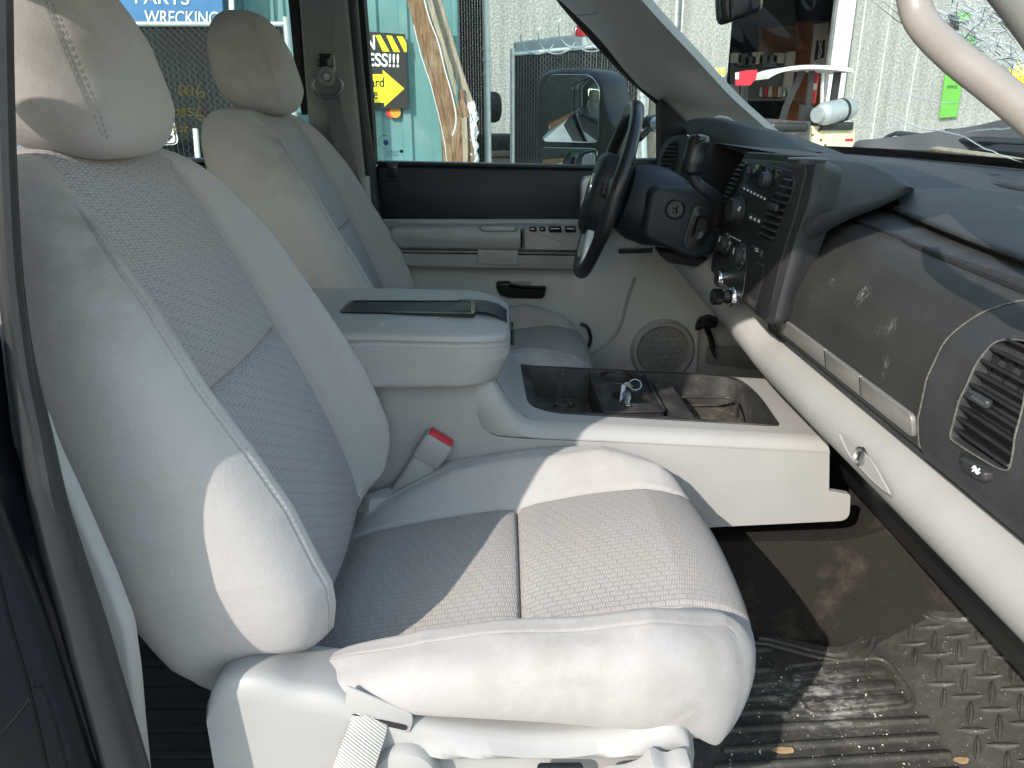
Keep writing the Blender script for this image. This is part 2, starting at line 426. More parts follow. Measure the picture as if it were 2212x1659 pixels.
_x = _m.mix(_m.math('MULTIPLY', _spill, .42), _x, (.62, .62, .60))
_vk = _m.n('ShaderNodeTexVoronoi'); _vk.inputs['Scale'].default_value = 150; _m.l(_m.v, _vk.inputs['Vector'])
_x = _m.mix(_m.math('LESS_THAN', _vk.outputs['Distance'], _m.math('SUBTRACT', _m.math('MULTIPLY', _m.noise(45, 3), .42), .14)), _x, (.55, .52, .46))
_m.col(_x); _m.set(_m.ramp(_m.noise(14, 4), .3, .7, .45, .75), 0, .45); _m.bump(_m.noise(260, 4), .35, .0012)
M['mat'] = _m.m
M['glass'] = glass('window_glass', (.90, .955, .94), .035, 6)
M['windshield'] = glass('dusty_windshield_glass', (.90, .95, .94), .05, 8)
M['crack'] = plain('crack_edge', (.78, .86, .87), .3, mott=.1, scale=200)
M['crack_dark'] = plain('crack_edge_dark', (.05, .06, .06), .3)
M['mirror'] = plain('mirror_glass', (.60, .66, .66), .015, metal=1, mott=.02)
M['body_paint'] = plain('black_body_paint', (.004, .0045, .007), .10, mott=.1, spec=.14)
M['body_paint'].node_tree.nodes['Principled BSDF'].inputs['Coat Weight'].default_value = .0
M['hood_paint'] = plain('sky_grey_hood_paint', (.15, .16, .175), .38, mott=.15, scale=6, spec=.6, stain=(5, .5, .75, (.12, .12, .12), .3))  # grey lightened to put the reflected sky into the paint
M['grab'] = plain('tan_grey_handle_plastic', (.255, .225, .20), .42, mott=.07, scale=20, grain=.2, gscale=900)
M['screen'] = plain('dark_display_glass', (.012, .014, .016), .08, mott=.05, spec=.7)
M['button'] = plain('charcoal_button_plastic', (.030, .031, .033), .45, mott=.15, grain=.15)
M['blue'] = plain('blue_print', (.05, .14, .42), .6)
M['yellow_paint'] = plain('yellow_marker', (.55, .42, .06), .7, mott=.25, scale=60)

# ------------------------------------------------------------------ cab floor
def zfloor(x, y):
    """carpet height: flat footwell, tunnel under the console, toe board"""
    t = np.clip((y - 1.14) / .10, 0, 1); z = .725 + .17 * t * t * (3 - 2 * t)
    t2 = np.clip((1.72 - y) / .10, 0, 1); z = np.where(y > 1.45, .725 + .17 * t2 * t2 * (3 - 2 * t2), z)
    k = np.clip((x - .62) / .35, 0, 1); return z + .22 * k ** 1.6
gx, gy = np.linspace(-1.3, 1.02, 90), np.linspace(.50, 2.12, 80)
rows = [[(x, y, float(zfloor(np.array(x), np.array(y)))) for y in gy] for x in gx]
o = mk('floor', *sheet(rows), M['carpet'], kind='structure', label='dark brown grey carpet of the truck cab floor', base=(0, 0, 0)); o['category'] = 'carpet'

# ------------------------------------------------------------------ seats
Y0 = .93
def lerp(x, xs, ys): return np.interp(x, xs, ys)
def build_seat():
    root = thing('bucket_seat', 'light grey cloth passenger seat nearest the camera with ribbed centre panels', 'seat', (0, Y0, .73), 'front bucket seats')
    # -- backrest
    zb, zt, s0, zs_ = 1.045, 1.612, .585, .07
    ys = np.concatenate([np.linspace(-1, -s0, 34)[:-1], np.linspace(-s0, s0, 62)[:-1], np.linspace(s0, 1, 34)])
    zz = np.concatenate([np.linspace(-1, zs_, 70)[:-1], np.linspace(zs_, 1, 76)])
    P, F = gbox(np.linspace(-1, 1, 20), ys, zz)
    q = knorm(P, 5.0); t = (q[:, 2] + 1) / 2; z = zb + (zt - zb) * t
    wid = lerp(z, [1.04, 1.10, 1.2, 1.4, 1.5, 1.56, 1.612], [.245, .268, .278, .272, .256, .238, .212])
    xc = lerp(z, [1.04, 1.06, 1.15, 1.25, 1.35, 1.45, 1.55, 1.655], [-.20, -.207, -.240, -.280, -.322, -.368, -.414, -.452])
    xb = lerp(z, [1.04, 1.07, 1.10, 1.14, 1.17, 1.264, 1.324, 1.386, 1.478, 1.549, 1.61, 1.655], [-.215, -.188, -.174, -.170, -.172, -.206, -.239, -.276, -.326, -.374, -.422, -.452])
    th = lerp(z, [1.04, 1.1, 1.2, 1.4, 1.55, 1.655], [.135, .165, .18, .165, .14, .12])
    ay = np.abs(P[:, 1]); front = np.clip(q[:, 0], 0, 1)
    bol = np.clip((ay - .545) / .31, 0, 1); bol = bol * bol * (3 - 2 * bol)
    x = xc - th / 2 + q[:, 0] * th / 2 + front * bol * (xb - xc)
    x += front * .003 * np.cos(np.clip(ay / s0, 0, 1) * math.pi) * (ay < s0)             # centre panel crowns
    fr = P[:, 0] > .999
    g = np.exp(-((ay - s0) / .016) ** 2) * .011
    g += np.exp(-((P[:, 2] - zs_) / .016) ** 2) * .008 * (ay <= s0)
    soft = np.exp(-((P[:, 2] - zs_) / .08) ** 2) * .004 * (ay <= s0)
    g += np.exp(-((ay - .925) / .012) ** 2) * .0035
    x -= np.where(fr, g + soft, 0)
    keep = np.clip((1 - ay) / (1 - s0), 0, 1); keep = keep * keep * (3 - 2 * keep)
    y = Y0 + (q[:, 1] + (P[:, 1] - q[:, 1]) * keep) * wid
    cornr = np.clip(-q[:, 0] * .8 + .2, 0, 1) * np.clip((1.20 - z) / .15, 0, 1); x = x - .012 * cornr; z = z - .105 * cornr * np.clip((1.17 - z) / .11, .2, 1)            # the cover dips low at the rear
    V = np.stack([x, y, z], 1); c = P[F].mean(1)
    isf = ((c[:, 0] > .999) | (c[:, 2] > .999) & (c[:, 0] > -.35) | (c[:, 2] < -.999) & (c[:, 0] > -.2)) & (np.abs(c[:, 1]) < s0)
    mk('backrest', *sub(V, F, ~isf), M['cloth'], root)
    mk('upper_back_panel', *sub(V, F, isf & (c[:, 2] > zs_)), M['weave_back'], root)
    mk('lower_back_panel', *sub(V, F, isf & (c[:, 2] < zs_)), M['weave_back'], root)
    st = []
    for sgn in (-1, 1):
        for off in (.900, .950):
            k = np.argmin(np.abs(ys - sgn * off)); m = fr & (np.abs(P[:, 1] - ys[k]) < 1e-9) & (np.abs(P[:, 2]) < .985)
            pth = V[m][np.argsort(V[m][:, 2])]; pth = pth + np.array([.0006, sgn * .0004, 0]); st.append(stitches(pth, None))
    mk('seam_stitching', *cat(st), M['thread'], root, kind='stuff')
    # -- cushion
    s1, xs_ = .585, .02
    ys = np.concatenate([np.linspace(-1, -s1, 36)[:-1], np.linspace(-s1, s1, 62)[:-1], np.linspace(s1, 1, 36)])
    xx = np.concatenate([np.linspace(-1, xs_, 66)[:-1], np.linspace(xs_, 1, 74)])
    P, F = gbox(xx, ys, np.linspace(-1, 1, 26))
    q = knorm(P * np.array([1, 1, 1]), 5.5)
    x = lerp(q[:, 0], [-1, 1], [-.27, .300])
    wid = lerp(x, [-.27, -.1, .15, .30], [.250, .268, .270, .252])
    ztc = lerp(x, [-.27, -.2, 0, .12, .22, .30], [1.000, 1.020, 1.052, 1.076, 1.092, 1.090])
    ztb = lerp(x, [-.27, -.18, -.09, .05, .16, .25, .30], [1.00, 1.042, 1.094, 1.120, 1.130, 1.120, 1.095])
    ztb = np.where(P[:, 1] < 0, lerp(x, [-.27, -.18, -.09, .05, .16, .25, .30], [1.03, 1.075, 1.108, 1.122, 1.130, 1.120, 1.095]), ztb)   # door-side bolster stands higher at the back
    zbt = lerp(x, [-.27, -.17, -.095, .055, .17, .22, .26, .30], [1.05, 1.035, 1.020, 1.003, .985, .955, .915, .91])
    ay = np.abs(P[:, 1]); zbt = np.minimum(zbt, .93 + (zbt - .93) * np.clip((ay - .80) / .15, 0, 1)); upf = np.clip(q[:, 2], 0, 1)
    bol = np.clip((ay - .555) / .27, 0, 1); bol = bol * bol * (3 - 2 * bol)
    ztop = ztc + bol * (ztb - ztc)
    z = zbt + (ztop - zbt) * (q[:, 2] + 1) / 2
    z += upf * .010 * np.cos(np.clip(ay / s1, 0, 1) * math.pi / 2) * (ay < s1)
    # belly of the nose: slopes back below
    nose = np.clip((q[:, 0] - .72) / .28, 0, 1)
    x = x - nose * np.clip((1.03 - z) / .13, 0, 1) ** 1.5 * .05 + nose * .012 * np.cos(ay * math.pi / 2)
    keep = np.clip((1 - ay) / (1 - s1), 0, 1); keep = keep * keep * (3 - 2 * keep)
    y = Y0 + (q[:, 1] + (P[:, 1] - q[:, 1]) * keep) * (wid + .012 * np.sin(np.clip((q[:, 2] + 1) / 2, 0, 1) * math.pi))
    topf = P[:, 2] > .999; frn = P[:, 0] > .999
    g = np.exp(-((ay - s1) / .015) ** 2) * .008 + np.exp(-((P[:, 0] - xs_) / .012) ** 2) * .012 * (ay < s1) + np.exp(-((P[:, 0] - xs_) / .07) ** 2) * .006 * (ay < s1)
    g += np.exp(-((ay - .945) / .012) ** 2) * .003
    z = z - np.where(topf, g, 0); x = x - np.where(frn, np.exp(-((ay - s1) / .015) ** 2) * .006, 0)
    z += topf * .0025 * np.sin(x * 37 + 2 * np.sin(y * 29)) * np.clip((ay - .6) * 4, 0, 1)     # slack cloth on the bolsters
    V = np.stack([x, y, z], 1); c = P[F].mean(1)
    isi = (np.abs(c[:, 1]) < s1) & ((c[:, 2] > .999) | (c[:, 0] > .999) & (c[:, 2] > .25))
    mk('cushion', *sub(V, F, ~isi), M['cloth'], root)
    mk('rear_cushion_panel', *sub(V, F, isi & (c[:, 0] < xs_)), M['weave_cushion'], root)
    mk('front_cushion_panel', *sub(V, F, isi & (c[:, 0] > xs_)), M['weave_cushion'], root)
    st = []
    for sgn in (-1, 1):
        for off in (.925, .968):
            k = np.argmin(np.abs(ys - sgn * off)); m = topf & (np.abs(P[:, 1] - ys[k]) < 1e-9) & (np.abs(P[:, 0]) < .99)
            pth = V[m][np.argsort(P[m][:, 0])] + np.array([0, sgn * .0004, .0006]); st.append(stitches(pth, None))
    mk('seam_stitching', *cat(st), M['thread'], root, kind='stuff')
    # -- headrest
    P, F = gbox(np.linspace(-1, 1, 34), np.linspace(-1, 1, 50), np.linspace(-1, 1, 44))
    q = knorm(P, 3.4); zc, hh = 1.698, .102
    z = zc + q[:, 2] * hh
    top = (q[:, 2] + 1) / 2
    wd = lerp(top, [0, .3, .6, 1], [.120, .131, .129, .106])
    dp = lerp(top, [0, .25, .6, 1], [.056, .066, .060, .042])
    x = -.474 - (top - .5) * .040 + q[:, 0] * dp + np.clip(q[:, 0], 0, 1) * .012 * (1 - np.abs(q[:, 1]) ** 2) - .02 * np.abs(q[:, 1]) ** 2.5
    g = np.exp(-((np.abs(P[:, 1]) - .86) / .018) ** 2) * .004 * (P[:, 0] > .999)
    x -= g
    y = Y0 + q[:, 1] * wd
    V = np.stack([x, y, z], 1)
    hr = mk('headrest', V, F, M['cloth'], root)
    st = []
    for sgn in (-1, 1):
        ysr = np.linspace(-1, 1, 50)
        for off in (.82, .90):
            k = np.argmin(np.abs(ysr - sgn * off)); m = (P[:, 0] > .999) & (np.abs(P[:, 1] - ysr[k]) < 1e-9)
            pth = V[m][np.argsort(V[m][:, 2])] + np.array([.0008, 0, 0]); st.append(stitches(pth, None))
    mk('seam_stitching', *cat(st), M['thread'], hr, kind='stuff')
    for dy in (-.075, .075):
        mk('headrest_post', *tube([(-.474, Y0 + dy, 1.56), (-.474, Y0 + dy, 1.64)], .0065, 12), M['chrome'], root)
        mk('post_collar', *lathe((-.474, Y0 + dy, 1.596), (0, 0, 1), [(.016, 0), (.016, .012), (.012, .016)], 16), M['trim_smooth'], root)
    return root
seat = build_seat()
driver = dup_tree(seat)
driver['label'] = 'grey cloth seat behind the steering wheel, far side of the console'
driver.location = (-.045, 1.77, .77)
for ch in driver.children:
    if 'cushion' in ch.name: ch.location.x -= .055; ch.scale.y = .88
    if ch.name.startswith('seam_stitching') and max(v.co.z for v in ch.data.vertices) < .5: ch.location.x -= .055; ch.scale.y = .88

# plastic skirt of the near seat with its knobs
def wall_x(xa, xb, n, fn): return [fn(x) for x in np.linspace(xa, xb, n)]
top = [at(u, v, y=.655) for u, v in ((447, 1530), (452, 1500), (470, 1476), (500, 1465), (530, 1461), (572, 1466), (638, 1488), (720, 1500), (800, 1530), (900, 1562), (1050, 1588), (1200, 1596), (1350, 1580), (1440, 1566), (1470, 1570), (1488, 1585), (1494, 1610))]
top = spline(top, 70)
xa, xb = top[:, 0], top[:, 2]
rows = []
zr = at(1100, 1622, y=.65)[2]
for (x, _, z) in top:
    fade = np.clip((x + .16) / .10, 0, 1) * np.clip((.19 - x) / .04, .0, 1); fade = fade * fade * (3 - 2 * fade)
    row = [(x, .74, z - .012), (x, .690, z - .001), (x, .668, z), (x, .660, z - .001), (x, .655, z - .005)]
    for t in np.linspace(0, 1, 22)[1:]:
        zz = z - .005 - (z - .005 - .86) * t
        row.append((x, .653 - .013 * math.exp(-((zz - zr) / .011) ** 2) * fade + .010 * fade * np.clip((zr - zz) / .02, 0, 1) - .004 * (1 - fade), zz))
    rows.append(row)
endx = top[-1][0]
rows += [[(endx + .004, p[1] + .006, p[2]) for p in rows[-1]], [(endx + .002, p[1] + .05, p[2]) for p in rows[-1]]]
rows = [[(rows[0][0][0] + .002, p[1] + .05, p[2]) for p in rows[0]], [(rows[0][0][0] - .003, p[1] + .006, p[2]) for p in rows[0]]] + rows
mk('side_shield', *sheet(rows), M['trim_smooth'], seat, sharp=60)
# belt outlet plate with a slot
bp = [at(u, v, y=.6535) for u, v in ((748, 1478), (746, 1552), (762, 1562), (868, 1582), (884, 1585), (893, 1560), (892, 1540))]
pl = mk('belt_outlet_plate', *plate(rpoly(bp, .006), (0, -1, 0), .0022, .001), M['trim_smooth'], seat)
mk('plate_joint', *tube(rpoly([p + np.array([0, -.0006, 0]) for p in bp[:6]], .006)[6:], .0008, 5), M['black_matt'], pl)
sl_ = [at(u, v, y=.6508) for u, v in ((757, 1540), (880, 1567), (878, 1577), (755, 1550))]
mk('belt_slot', *plate(rpoly(sl_, .004), (0, -1, 0), .001), M['black_matt'], pl)
# adjuster knobs
kc = at(874, 1678, y=.632)
mk('recliner_knob', *lathe(kc + np.array([0, .016, -.006]), (0, -1, 0), [(.036, 0), (.036, .008), (.033, .013), (.024, .016), (0, .017)], 32), M['trim_smooth'], seat)
hl = [at(u, v, y=.636) for u, v in ((1290, 1720), (1300, 1662), (1350, 1650), (1385, 1636), (1398, 1618), (1412, 1615), (1436, 1625), (1465, 1616), (1484, 1620), (1492, 1650), (1488, 1720))]
mk('height_lever', *plate(spline(hl, 44, True), (0, -1, 0), .03, .009), M['trim_smooth'], seat)
mk('lever_shaft', *box(at(1210, 1668, y=.638), (.05, .012, .018), None, .003), M['black'], seat)

# lap belt coming out of the plate
belt = thing('seat_belt', 'worn silver grey lap belt webbing hanging from the passenger seat base', 'seat belt', tuple(at(800, 1560, y=.64)))
c0, c1 = at(798, 1558, y=.648), at(765, 1659, y=.615); c2 = at(735, 1760, y=.605)
path = spline([c0 + np.array([0, .004, .004]), c0 + np.array([-.002, -.006, -.008]), c1, c2], 18)
rows = []
for i, p in enumerate(path):
    w = .0185 + .003 * i / 18; cu = .003
    rows.append([p + np.array([s * w, -cu * (1 - s * s) + .0015, .35 * -s * w * (1 - i / 18) - .25 * s * w * (i / 18)]) for s in np.linspace(-1, 1, 9)])
V, F = sheet(rows); V2 = V + np.array([0, .0016, 0]); n_ = len(V)
mk('webbing', np.concatenate([V, V2]), F + [tuple(i + n_ for i in f)[::-1] for f in F], M['webbing'], belt)

# buckle beside the cushion
bk = thing('belt_buckle', 'light grey seat belt buckle with a red button between seat and console', 'buckle', tuple(at(880, 1050, y=1.185)))
b0, b1 = at(872, 1062, y=1.185), at(952, 946, y=1.185)
ax_ = norm(b1 - b0); sd = norm(np.cross(ax_, (0, 1, 0))); sd = norm(at(980, 967, y=1.185) - at(925, 935, y=1.185)); dn = norm(np.cross(sd, ax_)); sd = np.cross(ax_, dn)
w = np.linalg.norm(at(980, 967, y=1.185) - at(922, 933, y=1.185))
L = np.linalg.norm(b1 - b0)
mk('sleeve', *box(b0 + ax_ * L * .30, (w * .84, .026, L * .75), [sd, dn, ax_], .004), M['trim_smooth'], bk)
mk('buckle_head', *box(b0 + ax_ * L * .80, (w * .98, .032, L * .40), [sd, dn, ax_], .004), M['trim_smooth'], bk)
mk('release_button', *box(b0 + ax_ * (L * 1.0 + .001), (w * .84, .022, .009), [sd, dn, ax_], .002), M['red'], bk)
mk('lettering', *text_geo('PRESS', b0 + ax_ * L * .84 - sd * w * .18 - dn * .0162, b0 + ax_ * L * .84 + sd * w * .25 - dn * .0162, b0 + ax_ * L * .90 - sd * w * .18 - dn * .0162, .0004), M['trim'], bk)
# ------------------------------------------------------------------ centre console
def pan(name, px, y, h, mat, parent=None, r=.01, bev=.003, back=0.0, k=5, **kw):
    """a panel facing the near side of the truck, outline cast from image pixels onto the plane y"""
    P = [at(u, v, y=y) for u, v in px]
    P = rpoly(P, r, k) if r else np.array(P)
    return mk(name, *plate(P, (0, -1, 0), h, bev, back), mat, parent, **kw)
def radial(out, c, ang):
    """points of a closed 2D outline seen from c at the given angles"""
    out = np.asarray(out, float)[:, :2]; c = np.asarray(c, float)[:2]; res = []
    for a in ang:
        d = np.array([math.cos(a), math.sin(a)]); best = None
        for i in range(len(out)):
            p, e = out[i] - c, out[(i + 1) % len(out)] - out[i]
            den = d[0] * e[1] - d[1] * e[0]
            if abs(den) < 1e-12: continue
            t = (p[0] * e[1] - p[1] * e[0]) / den; s = (p[0] * d[1] - p[1] * d[0]) / den
            if t > 0 and -1e-9 <= s <= 1 + 1e-9 and (best is None or t > best): best = t
        res.append(c + d * (best or 0))
    return np.array(res)

con = thing('center_console', 'light grey floor console between the seats with a black open tray and padded armrest', 'console', (.15, 1.46, .9))
YC, YF = 1.207, 1.555  # console, tray and armrest numbers scaled about the camera to clear the driver seat
zt_ = lambda x: 1.1408 - .062 * (x - .0665)
sp_ = [at(u, v, y=YC) for u, v in ((1028, 838), (1030, 875), (1038, 912), (1062, 935), (1120, 943), (1300, 951), (1550, 963), (1790, 975))]
side = [(-.36, YC, .80), (-.36, YC, 1.245), (at(1027, 800, y=YC)[0], YC, 1.245)] + [tuple(p + np.array([0, 0, -.0015])) for p in spline(sp_, 30)]
e1, e2, e3, e4, e5 = [at(u, v, y=YC) for u, v in ((1789, 1058), (1835, 1066), (1833, 1122), (1545, 1136), (1400, 1150))]
side += [e1] + list(rpoly([e1, e2, e3, e4], [1e-4, .004, .02, 1e-4])[6:]) + [e5, (.1, YC, .80)]
mk('side_panel', *plate(side, (0, -1, 0), .004, 0, .008), M['trim'], con)
# upper bezel: near flank from the seam up and over to the tray opening
xs_b = np.linspace(-.05, at(1795, 970, y=YC)[0], 60); sp_s = spline(sp_, 60); rows = []
def swoop(x): return zt_(x) + .105 * np.clip((.058 - x) / .085, 0, 1) ** 2.1
for p in sp_s:
    x, z0 = p[0], p[2]; zt0 = swoop(x)
    rows.append([(x, YC - .0042, z0 + .0008), (x, YC - .0052, z0 + .0025), (x, YC - .0052, z0 + (zt0 - .02 - z0) * .6), (x, YC - .003, zt0 - .018), (x, YC + .003, zt0 - .008), (x, YC + .013, zt0 - .002), (x, YC + .026, zt0)])
mk('bezel', *sheet(rows), M['trim'], con, sharp=60)
tr_px = [(1123, 790), (1590, 812), (1640, 852), (1688, 922), (1195, 893), (1140, 876)]
npl = np.array([.062, 0, 1.0]); ppl = np.array([.0665, 1.2635, 1.1408])
trw = rpoly([on_plane(u, v, ppl, npl) for u, v in tr_px], [.02, .055, .065, .015, .05, .03], 6)
cen = np.array([.2565, 1.387]); ang = np.linspace(0, 2 * math.pi, 160, endpoint=False)
xe = sp_s[-1][0]
outl = np.array([(-.03, YC + .026), (xe, YC + .026), (xe, YF - .026), (-.03, YF - .026)])
ro = radial(outl, cen, ang); ri = radial(trw, cen, ang)
lift = lambda Q, dz=0: [(x, y, float(swoop(x)) + dz) for x, y in Q]
V, F = loft([lift(ro * (1 - k) + ri * k) for k in np.linspace(0, 1, 10)], True, False)
mk('top_panel', V, F, M['trim'], con)
far = [[(p[0], YF - .026, swoop(p[0])), (p[0], YF - .008, swoop(p[0]) - .004), (p[0], YF, swoop(p[0]) - .02), (p[0], YF, .85)] for p in sp_s]
mk('far_flank', *sheet(far), M['trim'], con)
fx = xe
mk('front_face', *sheet([[(fx, YC - .003, zt_(fx) - .018), (fx, YC + .026, zt_(fx)), (fx, YF - .026, zt_(fx)), (fx, YF, zt_(fx) - .02)], [(fx + .004, YC + .004, 1.01), (fx + .004, YC + .026, 1.01), (fx + .004, YF - .026, 1.01), (fx + .004, YF, 1.01)]]), M['trim'], con)
# black tray: rim, walls, bottom
shr = lambda Q, k: cen + (Q - cen) * (1 - k / np.linalg.norm(Q - cen, axis=1))[:, None]
tray = mk('tray', *loft([lift(ri, .0005), lift(shr(ri, .002), .0025), lift(shr(ri, .016), .0015), lift(shr(ri, .019), -.003), lift(shr(ri, .025), -.062)], True, False), M['tray'], con)
V, F = loft([lift(shr(ri, .025), -.062), lift(shr(ri, .030), -.066)], True, True)
mk('tray_bottom', V, F, M['traydirt'], tray)
tp = lambda u, v, dz=0: on_plane(u, v, ppl + np.array([0, 0, dz]), npl)
# cup holder block with two wells
cq = [tp(1271, 800), tp(1386, 802), tp(1438, 886), tp(1306, 889)]
cqr = rpoly(cq, .012, 5); mid0, mid1 = (cq[0] + cq[3]) / 2, (cq[1] + cq[2]) / 2
zc_ = lambda Q, dz: [(x, y, zt_(x) + dz) for x, y in np.asarray(Q)[:, :2]]
blk = mk('cup_holder', *loft([zc_(cqr, -.062), zc_(cqr, -.012), zc_(cqr, -.012), zc_(cqr, -.006)], True, False), M['tray'], con)
angc = np.linspace(0, 2 * math.pi, 64, endpoint=False)
for (cu_, cv_), half in (((1336, 819), [cq[0], cq[1], mid1, mid0]), ((1364, 862), [mid0, mid1, cq[2], cq[3]])):
    c = tp(cu_, cv_)[:2]; rad = .0355
    o2 = radial(rpoly(half, .002, 2), c, angc); ci = np.stack([c[0] + rad * np.cos(angc), c[1] + rad * np.sin(angc)], 1)
    cdn = lambda k: c + (ci - c) * k
    mk('cup_well', *loft([zc_(o2, -.006), zc_(o2 * .4 + ci * .6, .0015), zc_(cdn(1.08), .003), zc_(cdn(1.0), .0005), zc_(cdn(.97), -.012), zc_(cdn(.955), -.014), zc_(cdn(.90), -.055)], True, True), M['tray'], blk)
    mk('cup_rim', *tube(np.array(zc_(cdn(1.04), .0032)), .0022, 8, True), M['black'], blk)
    for a in (40, 160, 280):
        d = np.array([math.cos(R(a)), math.sin(R(a)), 0]); pp = np.array([c[0], c[1], zt_(c[0]) - .030]) + d * .031
        mk('grip_tab', *box(pp, (.010, .016, .022), [d, np.cross((0, 0, 1), d), (0, 0, 1)], .002), M['black'], blk)
mk('lip', *tube(np.array(zc_(cqr, .0)) + np.array([0, 0, -.002]), .0028, 6, True), M['tray'], blk)
# bar between cup holder and front bin, front bin lip, ribs of the rear bin
bq = rpoly([tp(1412, 822), tp(1452, 825), tp(1512, 908), tp(1455, 905)], .004)
mk('divider_bar', *plate([p + np.array([0, 0, -.012]) for p in bq], (0, 0, 1), .006, .002, .05), M['tray'], tray)
lq = [tp(1460, 858, -.022), tp(1580, 862, -.022), tp(1592, 905, -.022)]
mk('bin_ledge', *tube(spline(lq, 20), .003, 6), M['tray'], tray)
for u in (1200, 1222):
    a, b = tp(u, 795, -.012), tp(u + 2, 858, -.05)
    a = np.array([at(u, 800, y=1.493)[0], 1.493, 1.118]); b = a + np.array([0, -.001, -.045])
    mk('rib', *strip([a, b], (1, 0, 0), .003, .004), M['tray'], tray)
for u in (1203, 1235):
    p = at(u, 851, y=1.43); mk('stop_block', *box((p[0], 1.445, 1.088), (.010, .010, .010), None, .002), M['button'], tray)
# armrest
P, F = gbox(np.linspace(-1, 1, 90), np.linspace(-1, 1, 70), np.linspace(-1, 1, 30))
q = knorm(P * np.array([1, 1, 1]), 13.0)
hx = (q[:, 0] + 1) / 2; xa, xb = -.41, .0115
x = xa + (xb - xa) * hx
zb_, zt2 = 1.224, lerp(x, [-.43, -.2, -.05, .012], [1.323, 1.322, 1.317, 1.306])
y = 1.3205 + q[:, 1] * (.163 - .045 * np.clip((hx - .80) / .20, 0, 1) ** 2)
z = zb_ + (zt2 - zb_) * (q[:, 2] + 1) / 2 + .004 * np.clip(q[:, 2], 0, 1) * np.cos(q[:, 1] * 1.4)
x = x - .018 * np.clip(-q[:, 2], 0, 1) * np.clip(q[:, 0], 0, 1)
sidef = np.maximum(np.abs(P[:, 0]), np.abs(P[:, 1])) > .999
gr = np.exp(-((P[:, 2] - .62) / .05) ** 2) * .004 * sidef
nrm = np.stack([q[:, 0] * (np.abs(P[:, 0]) > .999), q[:, 1] * (np.abs(P[:, 1]) > .999)], 1); nrm /= np.maximum(np.linalg.norm(nrm, axis=1), 1e-9)[:, None]
x -= nrm[:, 0] * gr; y -= nrm[:, 1] * gr
Va = np.stack([x, y, z], 1)
arm = mk('armrest', Va, F, M['vinyl'], con)
zz_ = np.linspace(-1, 1, 30); st = []
for zz0 in (.52, .74):
    k = np.argmin(np.abs(zz_ - zz0))
    for fx_, msk in ((0, (P[:, 1] < -.999)), (1, P[:, 0] > .999)):
        m = msk & (np.abs(P[:, 2] - zz_[k]) < 1e-9); o_ = np.argsort(P[m][:, fx_]); pth = Va[m][o_] + (np.array([0, -.0006, 0]) if fx_ == 0 else np.array([.0006, 0, 0])); st.append(stitches(pth, None, .006, .004, .0008))
mk('seam_stitching', *cat(st), M['thread'], arm, kind='stuff')
aq = [at(u, v, z=1.3256) for u, v in ((733, 677), (757, 652), (1012, 652), (1026, 656), (1026, 681))]
ac = np.mean(aq, 0)[:2]; ao = rpoly(aq, .006, 4); a_o = radial(ao, ac, ang); a_i = ac + (a_o - ac) * (1 - .007 / np.linalg.norm(a_o - ac, axis=1))[:, None]
zl = lambda Q, z: [(p[0], p[1], z) for p in Q]
mk('armrest_tray', *loft([zl(a_o, 1.322), zl(a_o, 1.3286), zl(a_i, 1.3286), zl(a_i, 1.3268), zl(ac + (a_i - ac) * .97, 1.3265)], True, True), M['gloss_black'], con)
mk('tray_floor', *plate(zl(ac + (a_i - ac) * .955, 1.3263), (0, 0, 1), .0006), M['navy'], con)
# dark band running from the tray over the front of the armrest
ys2 = np.linspace(1.268, 1.354, 8); bandp = [(-.081, 1.3274), (-.057, 1.3274), (-.03, 1.3255), (-.008, 1.319), (.005, 1.309), (.0130, 1.296), (.0142, 1.281), (.0130, 1.264)]
rows = [[(x, y, z) for y in ys2] for x, z in bandp]
mk('latch_band', *sheet(rows), M['navy'], con)
mk('latch_button', *box((.0155, 1.292, 1.281), (.006, .05, .03), None, .002), M['gloss_black'], con)

# ------------------------------------------------------------------ keys lying in the cup holder
kp = tp(1352, 840, .004)
keys = thing('keys', 'small bunch of keys with a white paper tag lying on the cup holder', 'keys', tuple(kp))
kc_ = tp(1372, 831, .012)
mk('key_ring', *tube([kc_ + .012 * np.array([math.cos(a), .6 * math.sin(a), .7 * math.sin(a)]) for a in np.linspace(0, 2 * math.pi, 24, endpoint=False)], .0011, 6, True), M['steel'], keys)
tq = [tp(1344, 830, .03), tp(1352, 833, .024), tp(1349, 858, .004), tp(1339, 868, .006)]
mk('paper_tag', *plate(tq, np.cross(tq[1] - tq[0], tq[3] - tq[0]), .0006), M['white'], keys)
tq2 = [tp(1348, 829, .03), tp(1356, 826, .034), tp(1368, 836, .018), tp(1358, 838, .014)]
mk('tag_string', *plate(tq2, np.cross(tq2[1] - tq2[0], tq2[3] - tq2[0]), .0008), M['white'], keys)
for i, (a_, b_) in enumerate((((1343, 862), (1350, 838)), ((1341, 858), (1347, 842)))):
    mk('handwriting', *tube(spline([tp(a_[0] + 1, a_[1], .0125 + .003 * i) + np.array([.0015 * math.sin(t * 9), -.004, .0008 * math.cos(t * 11)]) * 1 + (tp(*b_, .022 + .003 * i) - tp(*a_, .0125 + .003 * i)) * t for t in np.linspace(0, 1, 12)], 30), .0006, 4), M['blue'], keys)
kq = [tp(1349, 868, .004), tp(1352, 848, .014), tp(1362, 850, .014), tp(1364, 862, .008), tp(1360, 871, .004)]
mk('key_head', *plate(rpoly(kq, .003), (0, -.5, 1), .004, .001), M['steel'], keys)
mk('key_blade', *box(tp(1356, 872, .004), (.010, .022, .003), None, .0006), M['chrome'], keys)

